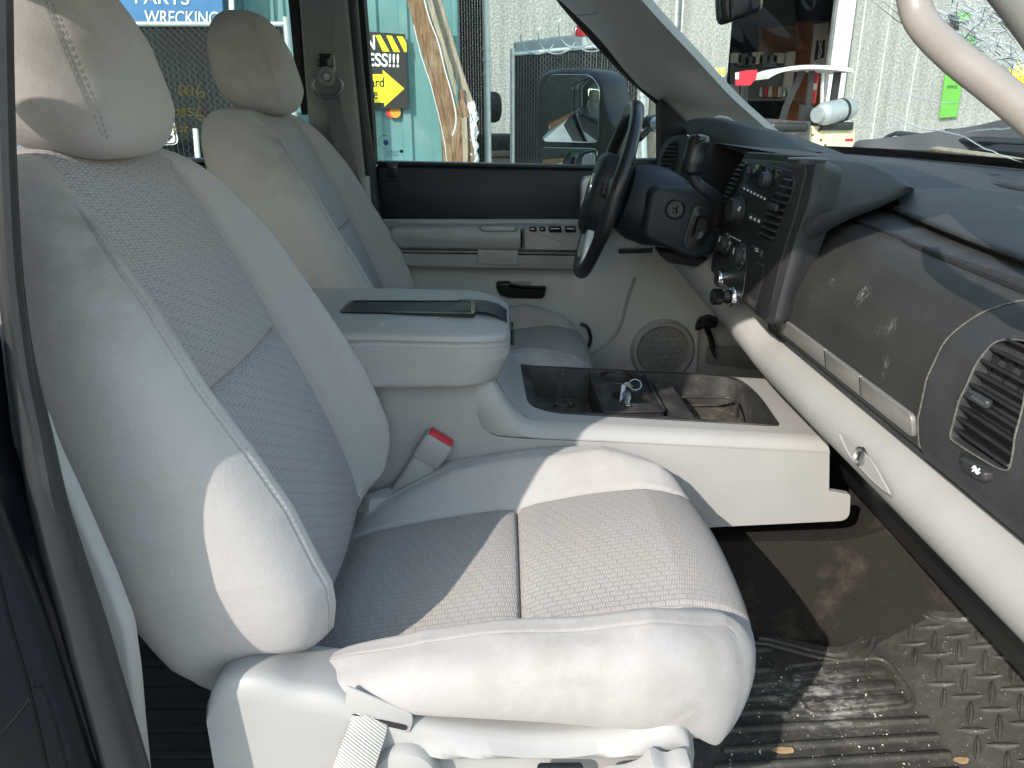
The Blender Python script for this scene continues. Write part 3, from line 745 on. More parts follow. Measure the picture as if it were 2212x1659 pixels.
# ------------------------------------------------------------------ floor mats
mb = at(1775, 1512, z=.735)
def zmat(x, y):
    k = np.clip((x - .665) / .36, 0, 1); return .731 + .22 * k ** 1.15
matr = thing('floor_mat', 'dusty black rubber floor mat with ribs and diamond tread in the passenger footwell', 'floor mat', (mb[0], mb[1], .731))
edge = spline([(.16, 1.155), (.262, 1.165), (.39, 1.185), (.471, 1.180), (.55, 1.145), (.60, 1.135), (.655, 1.165), (.69, 1.215), (.725, 1.235), (.752, 1.215), (.772, 1.165), (.81, 1.135), (.87, 1.15), (1.0, 1.19)], 120)
rows = []
for x, ye in edge:
    rows.append([(x, ye, float(zmat(x, 0)) + .004), (x, ye - .004, float(zmat(x, 0)) + .012), (x, ye - .022, float(zmat(x, 0)) + .012), (x, ye - .026, float(zmat(x, 0)) + .006)] + [(x, y, float(zmat(x, 0)) + .006) for y in np.linspace(ye - .03, .52, 12)])
mk('mat_sheet', *sheet(rows), M['mat'], matr)
mk('edge_bead', *tube([(x, ye - .036, float(zmat(x, 0)) + .008) for x, ye in edge], .005, 6), M['mat'], matr)
def rib(p0, p1, w, h, m='mat', nm='rib', r=None):
    p0, p1 = np.array(p0), np.array(p1); d = norm(p1 - p0); sdv = norm(np.cross((0, 0, 1), d))
    out = [p0 + sdv * w / 2, p0 - sdv * w / 2, p1 - sdv * w / 2, p1 + sdv * w / 2]
    nn = norm(np.cross(d, sdv)); return mk(nm, *plate(rpoly(out, w * .49, 3), nn if nn[2] > 0 else -nn, h, h * .5, .002), M[m], matr)
fl = lambda u, v: at(u, v, z=.738)
for (a, b) in (((1560, 1578), (2008, 1556)), ((1560, 1622), (2030, 1592)), ((1540, 1660), (2055, 1630)), ((1540, 1702), (2075, 1668))):
    A, B = fl(*a), fl(*b); rib(A, B, .012, .006)
for vv, u0, u1 in ((1403, 1600, 1668), (1447, 1610, 1664), (1478, 1615, 1680), (1508, 1600, 1696), (1538, 1580, 1704)):
    rib(fl(u0, vv + 3), fl(u1, vv), .010, .005)
pq = rpoly([fl(1680, 1441), fl(1912, 1419), fl(1987, 1523), fl(1746, 1547)], .03, 6)
mk('heel_pad_rim', *tube(pq, .0042, 6, True), M['mat'], matr)
for (a, b) in (((1708, 1463), (1912, 1446)), ((1724, 1494), (1932, 1478)), ((1744, 1527), (1952, 1510))):
    A, B = fl(*a), fl(*b); rib(A, B, .020, .0035, nm='heel_pad_bar')
fold = [fl(1927, 1418), fl(1960, 1470), fl(2036, 1583), fl(2090, 1650)]
mk('fold_line', *tube(spline(fold, 20), .002, 5), M['mat'], matr)
lens = []
tb = None
ct, sn = math.cos(R(20)), math.sin(R(20))
ng = 0
for i in range(-4, 12):
    for j in range(-4, 16):
        s, yy = .70 + (i * ct - j * sn) * .031, 1.15 - (i * sn + j * ct) * .031
        x = s
        if x < .685 or x > .97 or yy < .60 or yy > np.interp(x, edge[:, 0], edge[:, 1]) - .05: continue
        if x < .70 + (1.11 - yy) * -.02 + .0: continue
        a = R(20 + (40 if (i + j) % 2 else -50)); d2 = np.array([math.cos(a), math.sin(a)])
        slope = (float(zmat(x + .01, 0)) - float(zmat(x - .01, 0))) / .02
        c = np.array([x, yy, float(zmat(x, 0)) + .0062]); d3 = norm((d2[0], d2[1], slope * d2[0])); nn = norm((-slope, 0, 1)); sd3 = np.cross(nn, d3)
        out = [c + d3 * .0225 * math.cos(t) + sd3 * .0055 * math.sin(t) * (1 - .3 * abs(math.cos(t))) for t in np.linspace(0, 2 * math.pi, 14, endpoint=False)]
        mk('tread_bar', *plate(out, nn, .0050, .0025, .001), M['mat'], matr); ng += 1
# crumbs and litter on the mat and carpet
deb = []
for _ in range(300):
    u, v = rng.uniform(1560, 2190), rng.uniform(1370, 1655); p = at(u, v, z=.738)
    if p[0] > .66 or p[1] > 1.12: continue
    s = abs(rng.normal(.0003, .0006)) + .0004; deb.append(box(p + np.array([0, 0, .002]), (s * 2, s * 1.3, s), frame3(rng.normal(size=3))))
mk('debris', *cat(deb), plain('pale_crumbs', (.55, .52, .45), .9, mott=.3, scale=90), kind='stuff', label='pale crumbs and grit scattered over the rubber floor mat')['category'] = 'debris'
leaf = plain('tan_scrap', (.42, .29, .15), .8, mott=.2, scale=90)
for (u, v), w, l, lab in (((1690, 1628), .006, .017, 'tan paper scrap on the mat near the seat front'), ((2075, 1650), .006, .012, 'small brown scrap at the foot of the diamond tread')):
    p = fl(u, v) + np.array([0, 0, .006]); o2 = [p + np.array([l * math.cos(t), w * math.sin(t) * (1 + .3 * math.cos(3 * t)), .002 * math.sin(2 * t)]) for t in np.linspace(0, 2 * math.pi, 12, endpoint=False)]
    tag(mk('paper_scrap', *plate(o2, (0, 0, 1), .001), leaf), lab, 'litter')
# rear footwell mat behind the near seat
rm = thing('rear_floor_mat', 'dark ribbed rubber mat in the shade behind the passenger seat', 'floor mat', (-.6, .9, .74))
mk('mat_sheet', *box((-.75, .95, .745), (.75, .75, .012), None, .004), M['black_matt'], rm)
for k in range(12): mk('rib', *box((-.75, .64 + k * .05, .7525), (.7, .012, .004), None, .0015), M['black_matt'], rm)
# ------------------------------------------------------------------ driver's door (far side)
M['door_trim'] = plain('lightened_door_plastic', (.56, .555, .54), .6, mott=.05, scale=6, grain=.25, gscale=1000, stain=(5, .55, .8, (.40, .38, .35), .3))  # console plastic made paler, putting the far door's extra light into the colour
YD = 2.10
door = thing('driver_door', 'closed driver door with black belt line, light grey armrest and clear window', 'door', (.05, YD, .8))
pan('belt_pad', [(812, 353), (1300, 362), (1440, 367), (1440, 480), (820, 480)], YD - .01, .03, M['navy'], door, .02, .012, .05)
pan('belt_ledge', [(820, 472), (1420, 472), (1420, 496), (824, 500)], YD - .03, .02, M['trim'], door, .006, .004, .05)
low = [(822, 478), (1640, 478), (1640, 900), (900, 900)]
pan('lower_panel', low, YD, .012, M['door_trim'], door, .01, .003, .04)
# seal at the foot of the glass
pan('belt_seal', [(815, 348), (1430, 361), (1430, 369), (815, 356)], YD - .035, .006, M['black'], door, .002, .002, .04)
# armrest
YA = 1.99
pan('armrest', [(838, 505), (850, 490), (1132, 486), (1132, 538), (860, 534)], YA + .02, .03, M['vinyl'], door, [.02, .015, .004, .004, .03], .010, .09)
pan('switch_panel', [(1132, 487), (1250, 489), (1262, 540), (1132, 538)], YA + .016, .026, M['trim_smooth'], door, .003, .004, .09)
pan('armrest_base', [(856, 536), (1255, 542), (1252, 580), (1050, 577), (884, 573), (868, 560)], YA + .036, .03, M['trim'], door, [.01, .004, .01, .01, .04, .02], .008, .07)
pan('pull_cup', [(1031, 487), (1120, 488), (1116, 501), (1040, 501)], YA - .0105, .001, M['pillar_trim'], door, .01, .0003)
pan('pull_cup_floor', [(1037, 490), (1114, 490), (1110, 498), (1044, 498)], YA - .0118, .001, M['headliner'], door, .008, .0003)
pan('latch_plate', [(1030, 538), (1120, 540), (1116, 573), (1034, 570)], YA + .003, .004, M['trim'], door, .006, .0015)
pan('latch_recess', [(1044, 541), (1110, 542), (1106, 564), (1050, 562)], YA - .0015, .0015, M['vinyl'], door, .006, .0006)
for u0, u1, v0, v1 in ((1143, 1158, 489, 500), (1165, 1177, 489, 500), (1185, 1212, 488, 502), (1220, 1243, 488, 502)):
    sw = pan('window_switch', [(u0, v0), (u1, v0 + .3), (u1 + 2, v1), (u0 + 1, v1)], YA - .0095, .004, M['gloss_black'], door, .003, .0015)
    pan('switch_mark', [(u0 + 4, v0 + 5), (u1 - 4, v0 + 5), (u1 - 4, v0 + 6.6), (u0 + 4, v0 + 6.6)], YA - .0138, .0004, M['white'], sw, 0, 0)
# chrome inner handle bezel and black door handle, map pocket swoop, speaker
hb = [at(u, v, y=2.045) for u, v in ((1262, 380), (1254, 395), (1254, 455), (1258, 470), (1285, 470), (1285, 380))]
mk('handle_bezel', *plate(rpoly(hb, .01), (0, -1, 0), .012, .005, .03), M['silver_paint'], door)
dh = [(1072, 607), (1100, 606), (1106, 612), (1125, 616), (1180, 617), (1176, 637), (1170, 642), (1100, 641), (1080, 635), (1073, 622)]
pan('door_handle', dh, YD - .011, .022, M['black'], door, .006, .006)
pan('handle_recess', [(1105, 607), (1148, 607), (1150, 617), (1108, 617)], YD - .0115, .002, M['vinyl'], door, .006, .0008)
pk = [at(u, v, y=YD - .02) for u, v in ((1372, 600), (1355, 650), (1340, 705), (1310, 745), (1262, 772))]
mk('pocket_edge', *tube(spline(pk, 30) + np.array([0, .006, 0]), .0045, 8), M['trim'], door)
mk('pocket_lip', *tube(spline([at(u, v, y=YD - .03) for u, v in ((1254, 700), (1268, 706), (1276, 730), (1270, 752), (1262, 758))], 24), .005, 8), M['black'], door)
sc_ = at(1431, 757, y=YD - .012)
spk = mk('speaker_ring', *lathe(sc_, (0, -1, 0), [(.094, -.01), (.092, .004), (.084, .014), (.076, .014), (.071, .006), (.070, .002), (0, .002)], 48), M['trim'], door)
hexes = []
hr_ = .0115
mk('speaker_mesh', *lathe(sc_ + np.array([0, -.003, 0]), (0, -1, 0), [(.0695, 0), (.0695, .001), (0, .001)], 40), M['pillar_trim'], spk)
for i in range(-4, 5):
    for j in range(-4, 5):
        cx, cz = (i + .5 * (j % 2)) * hr_ * 1.732, j * hr_ * 1.5
        if math.hypot(cx, cz) > .068: continue
        ring = [sc_ + np.array([cx + hr_ * math.sin(a), -.005, cz + hr_ * math.cos(a)]) for a in np.linspace(0, 2 * math.pi, 6, endpoint=False)]
        ring = [sc_ + (p - sc_) * min(1, .0695 / max(np.linalg.norm((p - sc_)[[0, 2]]), 1e-6)) * np.array([1, 0, 1]) + np.array([0, -.005, 0]) for p in ring]
        hexes.append(tube(ring, .0014, 4, True))
mk('hexagon_grille', *cat(hexes), M['trim'], spk)
# black sash around the glass, glass, lock pin hole, guide
def bar(name, pts, y, w, h, m, parent, side=(1, 0, 0)):
    return mk(name, *strip([at(u, v, y=y) for u, v in pts], side, w, h), M[m], parent)
sash = [at(u, v, y=2.09) for u, v in ((801, 356), (795, 250), (784, 100), (771, -60), (766, -140))]
mk('window_sash', *strip(spline(sash, 16), (1, 0, 0), .030, .05), M['black_matt'], door)
sash2 = [at(u, v, y=2.085) for u, v in ((1200, -22), (1245, 33), (1347, 146), (1424, 215))]
mk('upper_sash', *tube(spline(sash2, 24), .014, 8), M['black_matt'], door)
pan('sail_panel', [(1424, 210), (1480, 262), (1480, 372), (1425, 368)], 2.05, .02, M['black_matt'], door, .008, .004, .05)
gl_ = [at(u, v, y=2.115) for u, v in ((795, 362), (1440, 374), (1440, 225), (1340, 130), (1245, 20), (1205, -60), (780, -60))]
mk('window_glass', *plate(gl_, (0, -1, 0), .004), M['glass'], door)
pan('lock_guide', [(835, 350), (861, 351), (861, 392), (834, 391)], 2.062, .008, M['black'], door, .004, .002)
pan('lock_slot', [(840, 358), (857, 358), (857, 384), (840, 383)], 2.053, .003, M['gloss_black'], door, .003, .001)
# small print on the glass corner
oc = [at(832 + 14 * math.cos(t), 306 + 15 * math.sin(t), y=2.110) for t in np.linspace(R(22.5), R(382.5), 8, endpoint=False)]
mk('glass_sticker', *tube(oc, .0012, 5, True), M['white'], door)
mk('sticker_dot', *lathe(at(834, 308, y=2.110), (0, -1, 0), [(.007, 0), (.007, .0008), (0, .0008)], 16), M['blue'], door)
for k in range(4):
    a = at(834, 326 + k * 3.4, y=2.110); b = at(862 - 3 * (k % 2), 326.6 + k * 3.4, y=2.110); mk('etched_line', *strip([a, b], (0, 0, 1), .0012, .0006), M['thread'], door)
pan('etched_square', [(864, 324), (871, 324), (871, 330), (864, 330)], 2.110, .0006, M['black_matt'], door, 0, 0)

# door mirror outside the glass
mir = thing('door_mirror', 'black towing mirror on an arm outside the driver window', 'mirror', tuple(at(1240, 370, y=2.42)))
YM = 2.40
mn = norm((-.70, -.71, 0)); mc0 = at(1235, 260, y=YM)
def mpl(px, off, r): return rpoly([on_plane(u, v, mc0 + mn * off, mn) for u, v in px], r, 5)
sh = [(1162, 372), (1164, 260), (1168, 180), (1180, 156), (1215, 147), (1262, 147), (1292, 155), (1308, 175), (1318, 230), (1330, 262), (1330, 385), (1160, 400)]
mk('mirror_shell', *plate(mpl(sh, 0, .03), mn, .02, .012, .10), M['black'], mir)
def mg(px, off, h, m, nm): return mk(nm, *plate(mpl(px, off, .02), mn, h, .001), M[m], mir)
mg([(1172, 306), (1174, 185), (1192, 160), (1275, 161), (1296, 185), (1294, 309)], .0205, .002, 'mirror', 'main_mirror_glass')
mg([(1168, 390), (1170, 318), (1292, 320), (1292, 390)], .0205, .002, 'mirror', 'spotter_glass')
mg([(1256, 372), (1258, 334), (1286, 330), (1287, 372)], .0230, .002, 'silver_paint', 'spotter_insert')
mk('mirror_arm', *tube([at(1310, 268, y=2.40), at(1380, 266, y=2.33), at(1424, 267, y=2.24), at(1500, 268, y=2.17)], [.020, .017, .020, .03], 14), M['silver_paint'], mir)
mk('arm_collar', *lathe(at(1402, 266, y=2.285), norm(at(1424, 267, y=2.24) - at(1380, 266, y=2.33)), [(.0225, 0), (.0225, .03)], 18), M['black'], mir)
pan('arm_bracket', [(1350, 360), (1500, 362), (1500, 338), (1360, 342)], 2.20, .04, M['black'], mir, .01, .006)

# ------------------------------------------------------------------ far door pillar with the driver's belt
cab = thing('truck_cab', 'dark pickup truck cab body seen from its open passenger doorway', 'truck', (0, 1.32, .6))
pl_ = [(640, -150), (742, -150), (764, 100), (790, 352), (800, 470), (815, 620), (700, 640), (668, 220)]
pan('door_pillar_trim', pl_, 2.04, .03, M['pillar_trim'], cab, .01, .008, .06)
pan('pillar_foot_trim', [(775, 382), (797, 380), (815, 640), (780, 640)], 2.008, .006, M['trim'], cab, .004, .002, .02)
mk('door_seal', *tube(spline([at(u, v, y=2.035) for u, v in ((752, -150), (758, 0), (776, 200), (796, 352), (812, 475), (830, 640))], 24), .017, 10), M['rubber'], cab)
pan('rear_door_sash', [(612, -150), (648, -150), (672, 240), (655, 250), (640, 150)], 2.06, .02, M['black_matt'], cab, .006, .004, .06)
db = thing('driver_belt', 'dark grey shoulder belt hanging from its ring on the far door pillar', 'seat belt', tuple(at(707, 168, y=2.0)))
pan('height_slot', [(690, 120), (704, 113), (722, 117), (727, 150), (722, 182), (686, 180)], 2.008, .004, M['headliner'], db, .02, .002)
pan('adjuster', [(690, 116), (718, 116), (721, 146), (689, 145)], 2.003, .014, M['gloss_black'], db, .004, .003)
rc = at(707, 172, y=1.985)
mk('belt_ring', *tube([rc + np.array([.034 * math.cos(a) * (1 + .15 * math.sin(a)), -.002, -.012 + .026 * math.sin(a) - .006 * abs(math.cos(a))]) for a in np.linspace(0, 2 * math.pi, 40, endpoint=False)], .0050, 8, True), M['dark_steel'], db)
mk('ring_cap', *lathe(at(706, 166, y=1.99), (0, -1, 0), [(.024, 0), (.023, .010), (.017, .013), (.012, .012), (.010, .009), (0, .009)], 30), M['pillar_trim'], db)
mk('bolt', *lathe(at(706, 166, y=1.981), (0, -1, 0), [(.009, 0), (.008, .004), (.004, .004), (.003, .001), (0, .001)], 12), M['steel'], db)
bt = spline([at(u, v, y=yy) for u, v, yy in ((713, 188, 1.985), (722, 240, 1.985), (742, 320, 1.98), (764, 400, 1.99), (776, 450, 2.0))], 16)
mk('webbing', *strip(bt, (1, 0, 0), .040, .002), M['belt'], db)
# ------------------------------------------------------------------ dashboard
dash = thing('dashboard', 'charcoal grained dashboard over a light grey knee bolster with dusty glovebox', 'dashboard', (.6, 1.3, 1.1))
DZ = [1.150, 1.162, 1.18, 1.205, 1.235, 1.256, 1.262, 1.28, 1.31, 1.36, 1.40, 1.44, 1.462, 1.474, 1.481, 1.488, 1.497, 1.508, 1.520, 1.532, 1.540]
DX = [.540, .515, .490, .474, .480, .500, .507, .497, .490, .494, .509, .538, .565, .59, .63, .68, .735, .79, .85, .92, .97]
def D(z): return np.interp(z, DZ, DX)
_zs = np.linspace(1.15, 1.54, 400)
_sm = np.convolve(np.pad(D(_zs), 6, 'edge'), np.ones(13) / 13, 'valid')
def D(z): return np.interp(z, _zs, _sm)
def onD(u, v, off=0.0):
    """sight line through an image pixel met with the dashboard surface"""
    d = sight(u, v); lo, hi = .3, 3.0
    ts = np.linspace(lo, hi, 1500); Pts = CAM + np.outer(ts, d)
    fv = Pts[:, 0] - (D(np.clip(Pts[:, 2], 1.15, 1.54)) - off)
    k = np.argmax(fv > 0); t0, t1 = ts[k - 1], ts[k]
    t = t0 + (t1 - t0) * (-fv[k - 1]) / (fv[k] - fv[k - 1]); return CAM + d * t
def dpt(y, z, off=0.0): return (float(D(z)) - off, y, z)
# knee bolster: near part follows the dash, the far part swings back and up to the driver's knee
yb = np.concatenate([np.linspace(.46, 1.40, 34), np.linspace(1.43, 2.08, 26)])
def bshift(y):
    k = np.clip((y - 1.36) / .62, 0, 1); return -.12 * k ** 1.2, .145 * k ** 1.5 + .02 * np.clip((y-1.36)/.2, 0, 1)
bol_prof = [(1.150, .045), (1.150, .012), (1.156, .002), (1.166, -.012), (1.180, -.024), (1.200, -.034), (1.220, -.033), (1.238, -.022), (1.250, -.006), (1.256, .010), (1.257, .04)]
rows = []
for y in yb:
    dx, dz = bshift(y); sc = 1 + .6 * np.clip((y - 1.4) / .4, 0, 1)
    rows.append([(.512 + o2 + dx, y, 1.150 + (z - 1.150) * sc + dz) for z, o2 in bol_prof])
mk('knee_bolster', *sheet(rows), M['trim'], dash, sharp=60)
# glovebox latch set in the bolster
def onB(u, v, x=.473): return at(u, v, x=x)
lt = [onB(u, v) for u, v in ((1818, 931), (1842, 950), (1872, 975), (1898, 1005), (1912, 1030), (1932, 1070), (1900, 1046), (1872, 1018), (1846, 990), (1830, 962))]
lc = np.mean(lt, 0); Ls = spline(lt, 50, True); nB = np.array([-1, 0, .12])
lo_ = mk('latch_pocket', *loft([Ls + np.array([-.004, 0, 0]), lc + (Ls - lc) * .93 + np.array([-.0055, 0, 0]), lc + (Ls - lc) * .86 + np.array([-.002, 0, 0]), lc + (Ls - lc) * .5 + np.array([.002, 0, 0])], True, True), M['trim_smooth'], dash)
kc2 = onB(1866, 985) + np.array([-.003, 0, 0])
mk('lock_barrel', *lathe(kc2, (-1, 0, .1), [(.0125, 0), (.0125, .004), (.010, .005), (.009, .003), (0, .003)], 24), M['steel'], lo_)
mk('key_slot', *box(kc2 + np.array([-.0036, 0, 0]), (.002, .002, .012)), M['black'], lo_)
# main dark fascia from the bolster crease to the foot of the windshield
def wsx(y): return np.interp(y, [.4, .55, .8, 1.1, 1.32, 1.48, 1.85, 2.0, 2.05, 2.10], [.70, .80, .91, .97, .985, .975, .93, .85, .79, .72])
zf = np.concatenate([np.linspace(1.256, 1.47, 50), np.linspace(1.472, 1.54, 70)])
ys_d = np.linspace(.46, 2.10, 90); rows = []
for z in zf: rows.append([(min(float(D(z)), float(wsx(y)) + .01), y, z) for y in ys_d])
mk('fascia', *sheet(rows), M['dash'], dash, sharp=60)
# glovebox lid: between left and right edges taken from image pixels, standing 7 mm proud
gl_l = [onD(u, v) for u, v in ((1676, 736), (1674, 690), (1680, 610), (1698, 556), (1735, 508), (1780, 478), (1823, 466))]
gl_l = spline([(p[1], p[2]) for p in gl_l], 60)
gz = np.linspace(1.268, 1.4685, 44); yl = np.interp(gz, gl_l[:, 1], gl_l[:, 0])
pod_l = [onD(u, v) for u, v in ((2000, 1000), (2003, 901), (2025, 810), (2072, 726), (2130, 682), (2200, 655), (2260, 646))]
pod_l = spline([(p[1], p[2]) for p in pod_l], 60)
yr = np.interp(gz, pod_l[:, 1], pod_l[:, 0])
yr = np.where(gz > pod_l[:, 1].max() - .001, .66, yr)
rows = []
for i, z in enumerate(gz):
    yy = np.linspace(yl[i], yr[i] + .001, 40)
    off = np.full(40, .007); off[0] = -.004; off[1] = .004
    rows.append([dpt(y, z, o2) for y, o2 in zip(yy, off)])
rows = [[(p[0] + .010, p[1], p[2] - .004) for p in rows[0]]] + rows + [[(p[0] + .002, p[1], p[2] + .0035) for p in rows[-1]], [(p[0] + .016, p[1], p[2] + .001) for p in rows[-1]]]
glv = mk('glovebox_lid', *sheet(rows), M['glove'], dash, sharp=50)
# dark joint above the lid
gap = [onD(u, v, .0035) for u, v in ((1823, 465), (1900, 498), (2000, 542), (2100, 583), (2212, 629), (2300, 665))]
mk('lid_joint', *tube(spline(gap, 40), .0060, 8), M['black_matt'], dash)
gapl = [np.array(dpt(y - 0 + .003, z, .0)) for y, z in gl_l[5:]]
mk('lid_side_joint', *tube(gapl, .0028, 6), M['black_matt'], dash)
# pale scuffs rubbed into the lid
_gm = N.__new__(N); _gm.m = M['glove']; _gm.t = M['glove'].node_tree; _gm.b = _gm.t.nodes['Principled BSDF']
_tc = _gm.t.nodes.new('ShaderNodeTexCoord'); _gm.v = _tc.outputs['Object']; _gm.h = None
_x = _gm.b.inputs['Base Color'].links[0].from_socket
for (u, v), rad, am in (((1863, 640), .017, .50), ((1868, 628), .012, .5), ((1795, 608), .008, .8), ((1925, 706), .016, .42), ((1898, 712), .010, .3), ((1913, 782), .012, .32), ((1908, 805), .011, .3), ((1760, 650), .06, .08), ((1850, 560), .09, .05)):
    p = onD(u, v, .007) - np.array([.6, 1.3, 1.1])
    vd = _gm.n('ShaderNodeVectorMath', operation='DISTANCE'); _gm.l(_gm.v, vd.inputs[0]); vd.inputs[1].default_value = tuple(p)
    f = _gm.math('MULTIPLY', _gm.ramp(vd.outputs['Value'], rad * .2, rad, 1, 0), _gm.ramp(_gm.noise(190, 5, .75, stretch=(1, 1.6, .7)), .50, .60))
    _x = _gm.mix(_gm.math('MULTIPLY', f, am), _x, (.42, .41, .39))
_gm.l(_x, _gm.b.inputs['Base Color'])
# silver strip in three pieces, with bright joints
s_t = [onD(u, v, .009) for u, v in ((1687, 687), (1978, 893))]; s_b = [onD(u, v, .009) for u, v in ((1686, 724), (1976, 929))]
ztop, zbot = np.mean([p[2] for p in s_t]), np.mean([p[2] for p in s_b]); y0s, y1s = s_t[0][1], s_t[1][1]
cuts = [y0s] + [onD(u, v, .009)[1] for u, v in ((1786, 775), (1862, 830))] + [y1s]
for i in range(3):
    ya, yb_ = cuts[i] - .0012, cuts[i + 1] + .0012
    out = np.array([(ya, zbot), (ya, ztop), (yb_, ztop), (yb_, zbot)]); out = rpoly([(a, b) for a, b in out], [.002, .002, .010 if i == 2 else .002, .010 if i == 2 else .002], 4)
    P3 = [dpt(a, b, .0095) for a, b in out]
    mk('silver_strip', *plate(P3, (-1, 0, 0), .003, .0012, .004), M['silver'], glv)
    if i: mk('strip_joint', *strip([np.array(dpt(cuts[i], zbot + .001, .0118)), np.array(dpt(cuts[i], ztop - .001, .0118))], (0, 1, 0), .0016, .002), M['chrome'], glv)
# ---- right-hand vent pod
vo = [onD(u, v, .010) for u, v in ((2158, 741), (2127, 773), (2090, 846), (2068, 912), (2061, 941), (2070, 953), (2120, 985), (2171, 1012), (2190, 1003), (2203, 930), (2222, 850), (2250, 770), (2240, 745), (2200, 736))]
v2 = spline([(p[1], p[2]) for p in vo], 120, True); vc = v2.mean(0)
pl2 = [(y, z) for y, z in pod_l if z > 1.272]; out2 = [(pl2[0][0], 1.262), (pl2[0][0], 1.268)] + pl2 + [(.60, 1.474), (.50, 1.478), (.47, 1.478), (.47, 1.262)]
angv = np.linspace(0, 2 * math.pi, 140, endpoint=False)
ro = radial(np.array(out2), vc, angv); ri = radial(v2, vc, angv)
def onto(Q, off): return [dpt(p[0], p[1], off) for p in Q]
V, F = loft([onto(vc + (ro - vc) * 1.0, -.004), onto(ro, .004), onto(vc + (ro - vc) * .985, .010)] + [onto(ro * (1 - k) + ri * k, .011) for k in (.15, .3, .5, .7, .85, .93)] + [onto(ri * .985 + ro * .015, .0135), onto(ri, .0135), onto(vc + (ri - vc) * .985, .009), onto(vc + (ri - vc) * .97, -.022)], True, False)
pod = mk('vent_surround', V, F, M['dash'], dash, sharp=45)
mk('vent_back', *loft([onto(vc + (ri - vc) * .97, -.020), onto(vc + (ri - vc) * .5, -.020)], True, True), M['black_matt'], pod)
rim_d = plain('dusty_edge', (.11, .104, .095), .9, mott=.4, scale=200, grain=.5, gscale=900)
seg = [p for p in onto(vc + (ri - vc) * 1.015, .0138)]
keep = [i for i, a in enumerate(angv) if (ri[i] - vc)[0] > -.002 or (ri[i] - vc)[1] < -.05]
order = sorted(keep, key=lambda i: (ri[i] - vc)[1] - 2 * (ri[i] - vc)[0])
run = [i for i in range(len(angv))]
mk('dusty_vent_rim', *tube([seg[i] for i in run], .0010, 5, True), rim_d, pod)
edge_p = [np.array(dpt(p[0], p[1], .0105)) for p in pl2]
mk('pod_edge', *tube(edge_p, .0010, 5), rim_d, pod)
def vspan(z):
    ys_ = []
    for i in range(len(v2)):
        a, b = v2[i], v2[(i + 1) % len(v2)]
        if (a[1] - z) * (b[1] - z) < 0: ys_.append(a[0] + (b[0] - a[0]) * (z - a[1]) / (b[1] - a[1]))
    return (min(ys_), max(ys_)) if len(ys_) >= 2 else None
for k in range(9):
    z = v2[:, 1].min() + (k + .75) / 9.3 * np.ptp(v2[:, 1]); sp2 = vspan(z)
    if not sp2: continue
    a, b = sp2[0] + .001, sp2[1] - .001; x = float(D(z)) - .006
    mk('vent_slat', *box((x, (a + b) / 2, z), (.016, b - a, .0036), np.array([norm((1, 0, -.35)), (0, 1, 0), norm((.35, 0, 1))]), .0012), M['black'], pod)
for k in range(4):
    y = vc[0] - .034 + k * .024
    mk('vent_vane', *box((float(D(vc[1])) + .012, y, vc[1] - .01), (.012, .002, .10), None), M['black'], pod)
tz = vc[1] + .002; tx = float(D(tz)) - .016
mk('vent_tab', *box((tx, vc[0] + .012, tz), (.010, .036, .009), None, .003), M['button'], pod)
mk('tab_edge', *box((tx - .0052, vc[0] + .006, tz + .001), (.0012, .022, .0028)), M['steel'], pod)
wq = [onD(u, v, .012) for u, v in ((2088, 985), (2120, 1002), (2144, 1022), (2142, 1040), (2118, 1032), (2090, 1012))]
wh = mk('fan_wheel', *plate(rpoly(wq, .003), (-1, 0, 0), .008, .003, .004), M['button'], pod)
for dv in (-6, 1):
    wv = [onD(2108 + 1.5 * t, 1018 + dv + 3 * math.sin(t * .9) + .9 * t, .0218) for t in np.linspace(-5, 5, 12)]
    mk('airflow_mark', *tube(wv, .0011, 4), M['white'], wh)
slot = [onD(u, v, .0118) for u, v in ((2078, 977), (2090, 988), (2084, 1006), (2074, 1000))]
mk('wheel_slot', *plate(rpoly(slot, .002), (-1, 0, 0), .002), M['black_matt'], pod)
# ---- dash top: raised airbag lid with the dark slot under its near edge
lid_n = [at(u, v, x=onD(u, v + k)[0] - .004) for u, v, k in ((1906, 434, 6), (1925, 445, 12), (2000, 476, 21), (2100, 515, 25), (2212, 556, 25), (2330, 606, 20))]
lid_f = [onD(u, v) + np.array([0, 0, .003]) for u, v in ((1910, 428), (1950, 416), (2020, 409), (2100, 409), (2212, 416), (2330, 430))]
nn_, ff_ = spline(lid_n, 50), spline(lid_f, 50)
def zraise(P, k): return P
rows = [nn_ + np.array([.004, 0, -.008]), nn_ + np.array([-.001, 0, -.004]), nn_] + [nn_ * (1 - k) + ff_ * k + np.array([0, 0, .010 * math.sin(math.pi * k) ** .8]) for k in (.04, .1, .2, .35, .5, .65, .8, .9, 1.0)]
mk('airbag_lid', *sheet(rows), M['dash'], dash, sharp=60)
sl_rows = [nn_ + np.array([.012, 0, -.002]), nn_ + np.array([.012, 0, -.012]), nn_ + np.array([.002, 0, -.018])]
mk('lid_slot', *sheet(sl_rows), M['black_matt'], dash)
for k in (4, 8):
    p = nn_[k] + np.array([.006, 0, -.008]); mk('slot_clip', *box(p, (.004, .03, .003), None, .001), M['button'], dash)
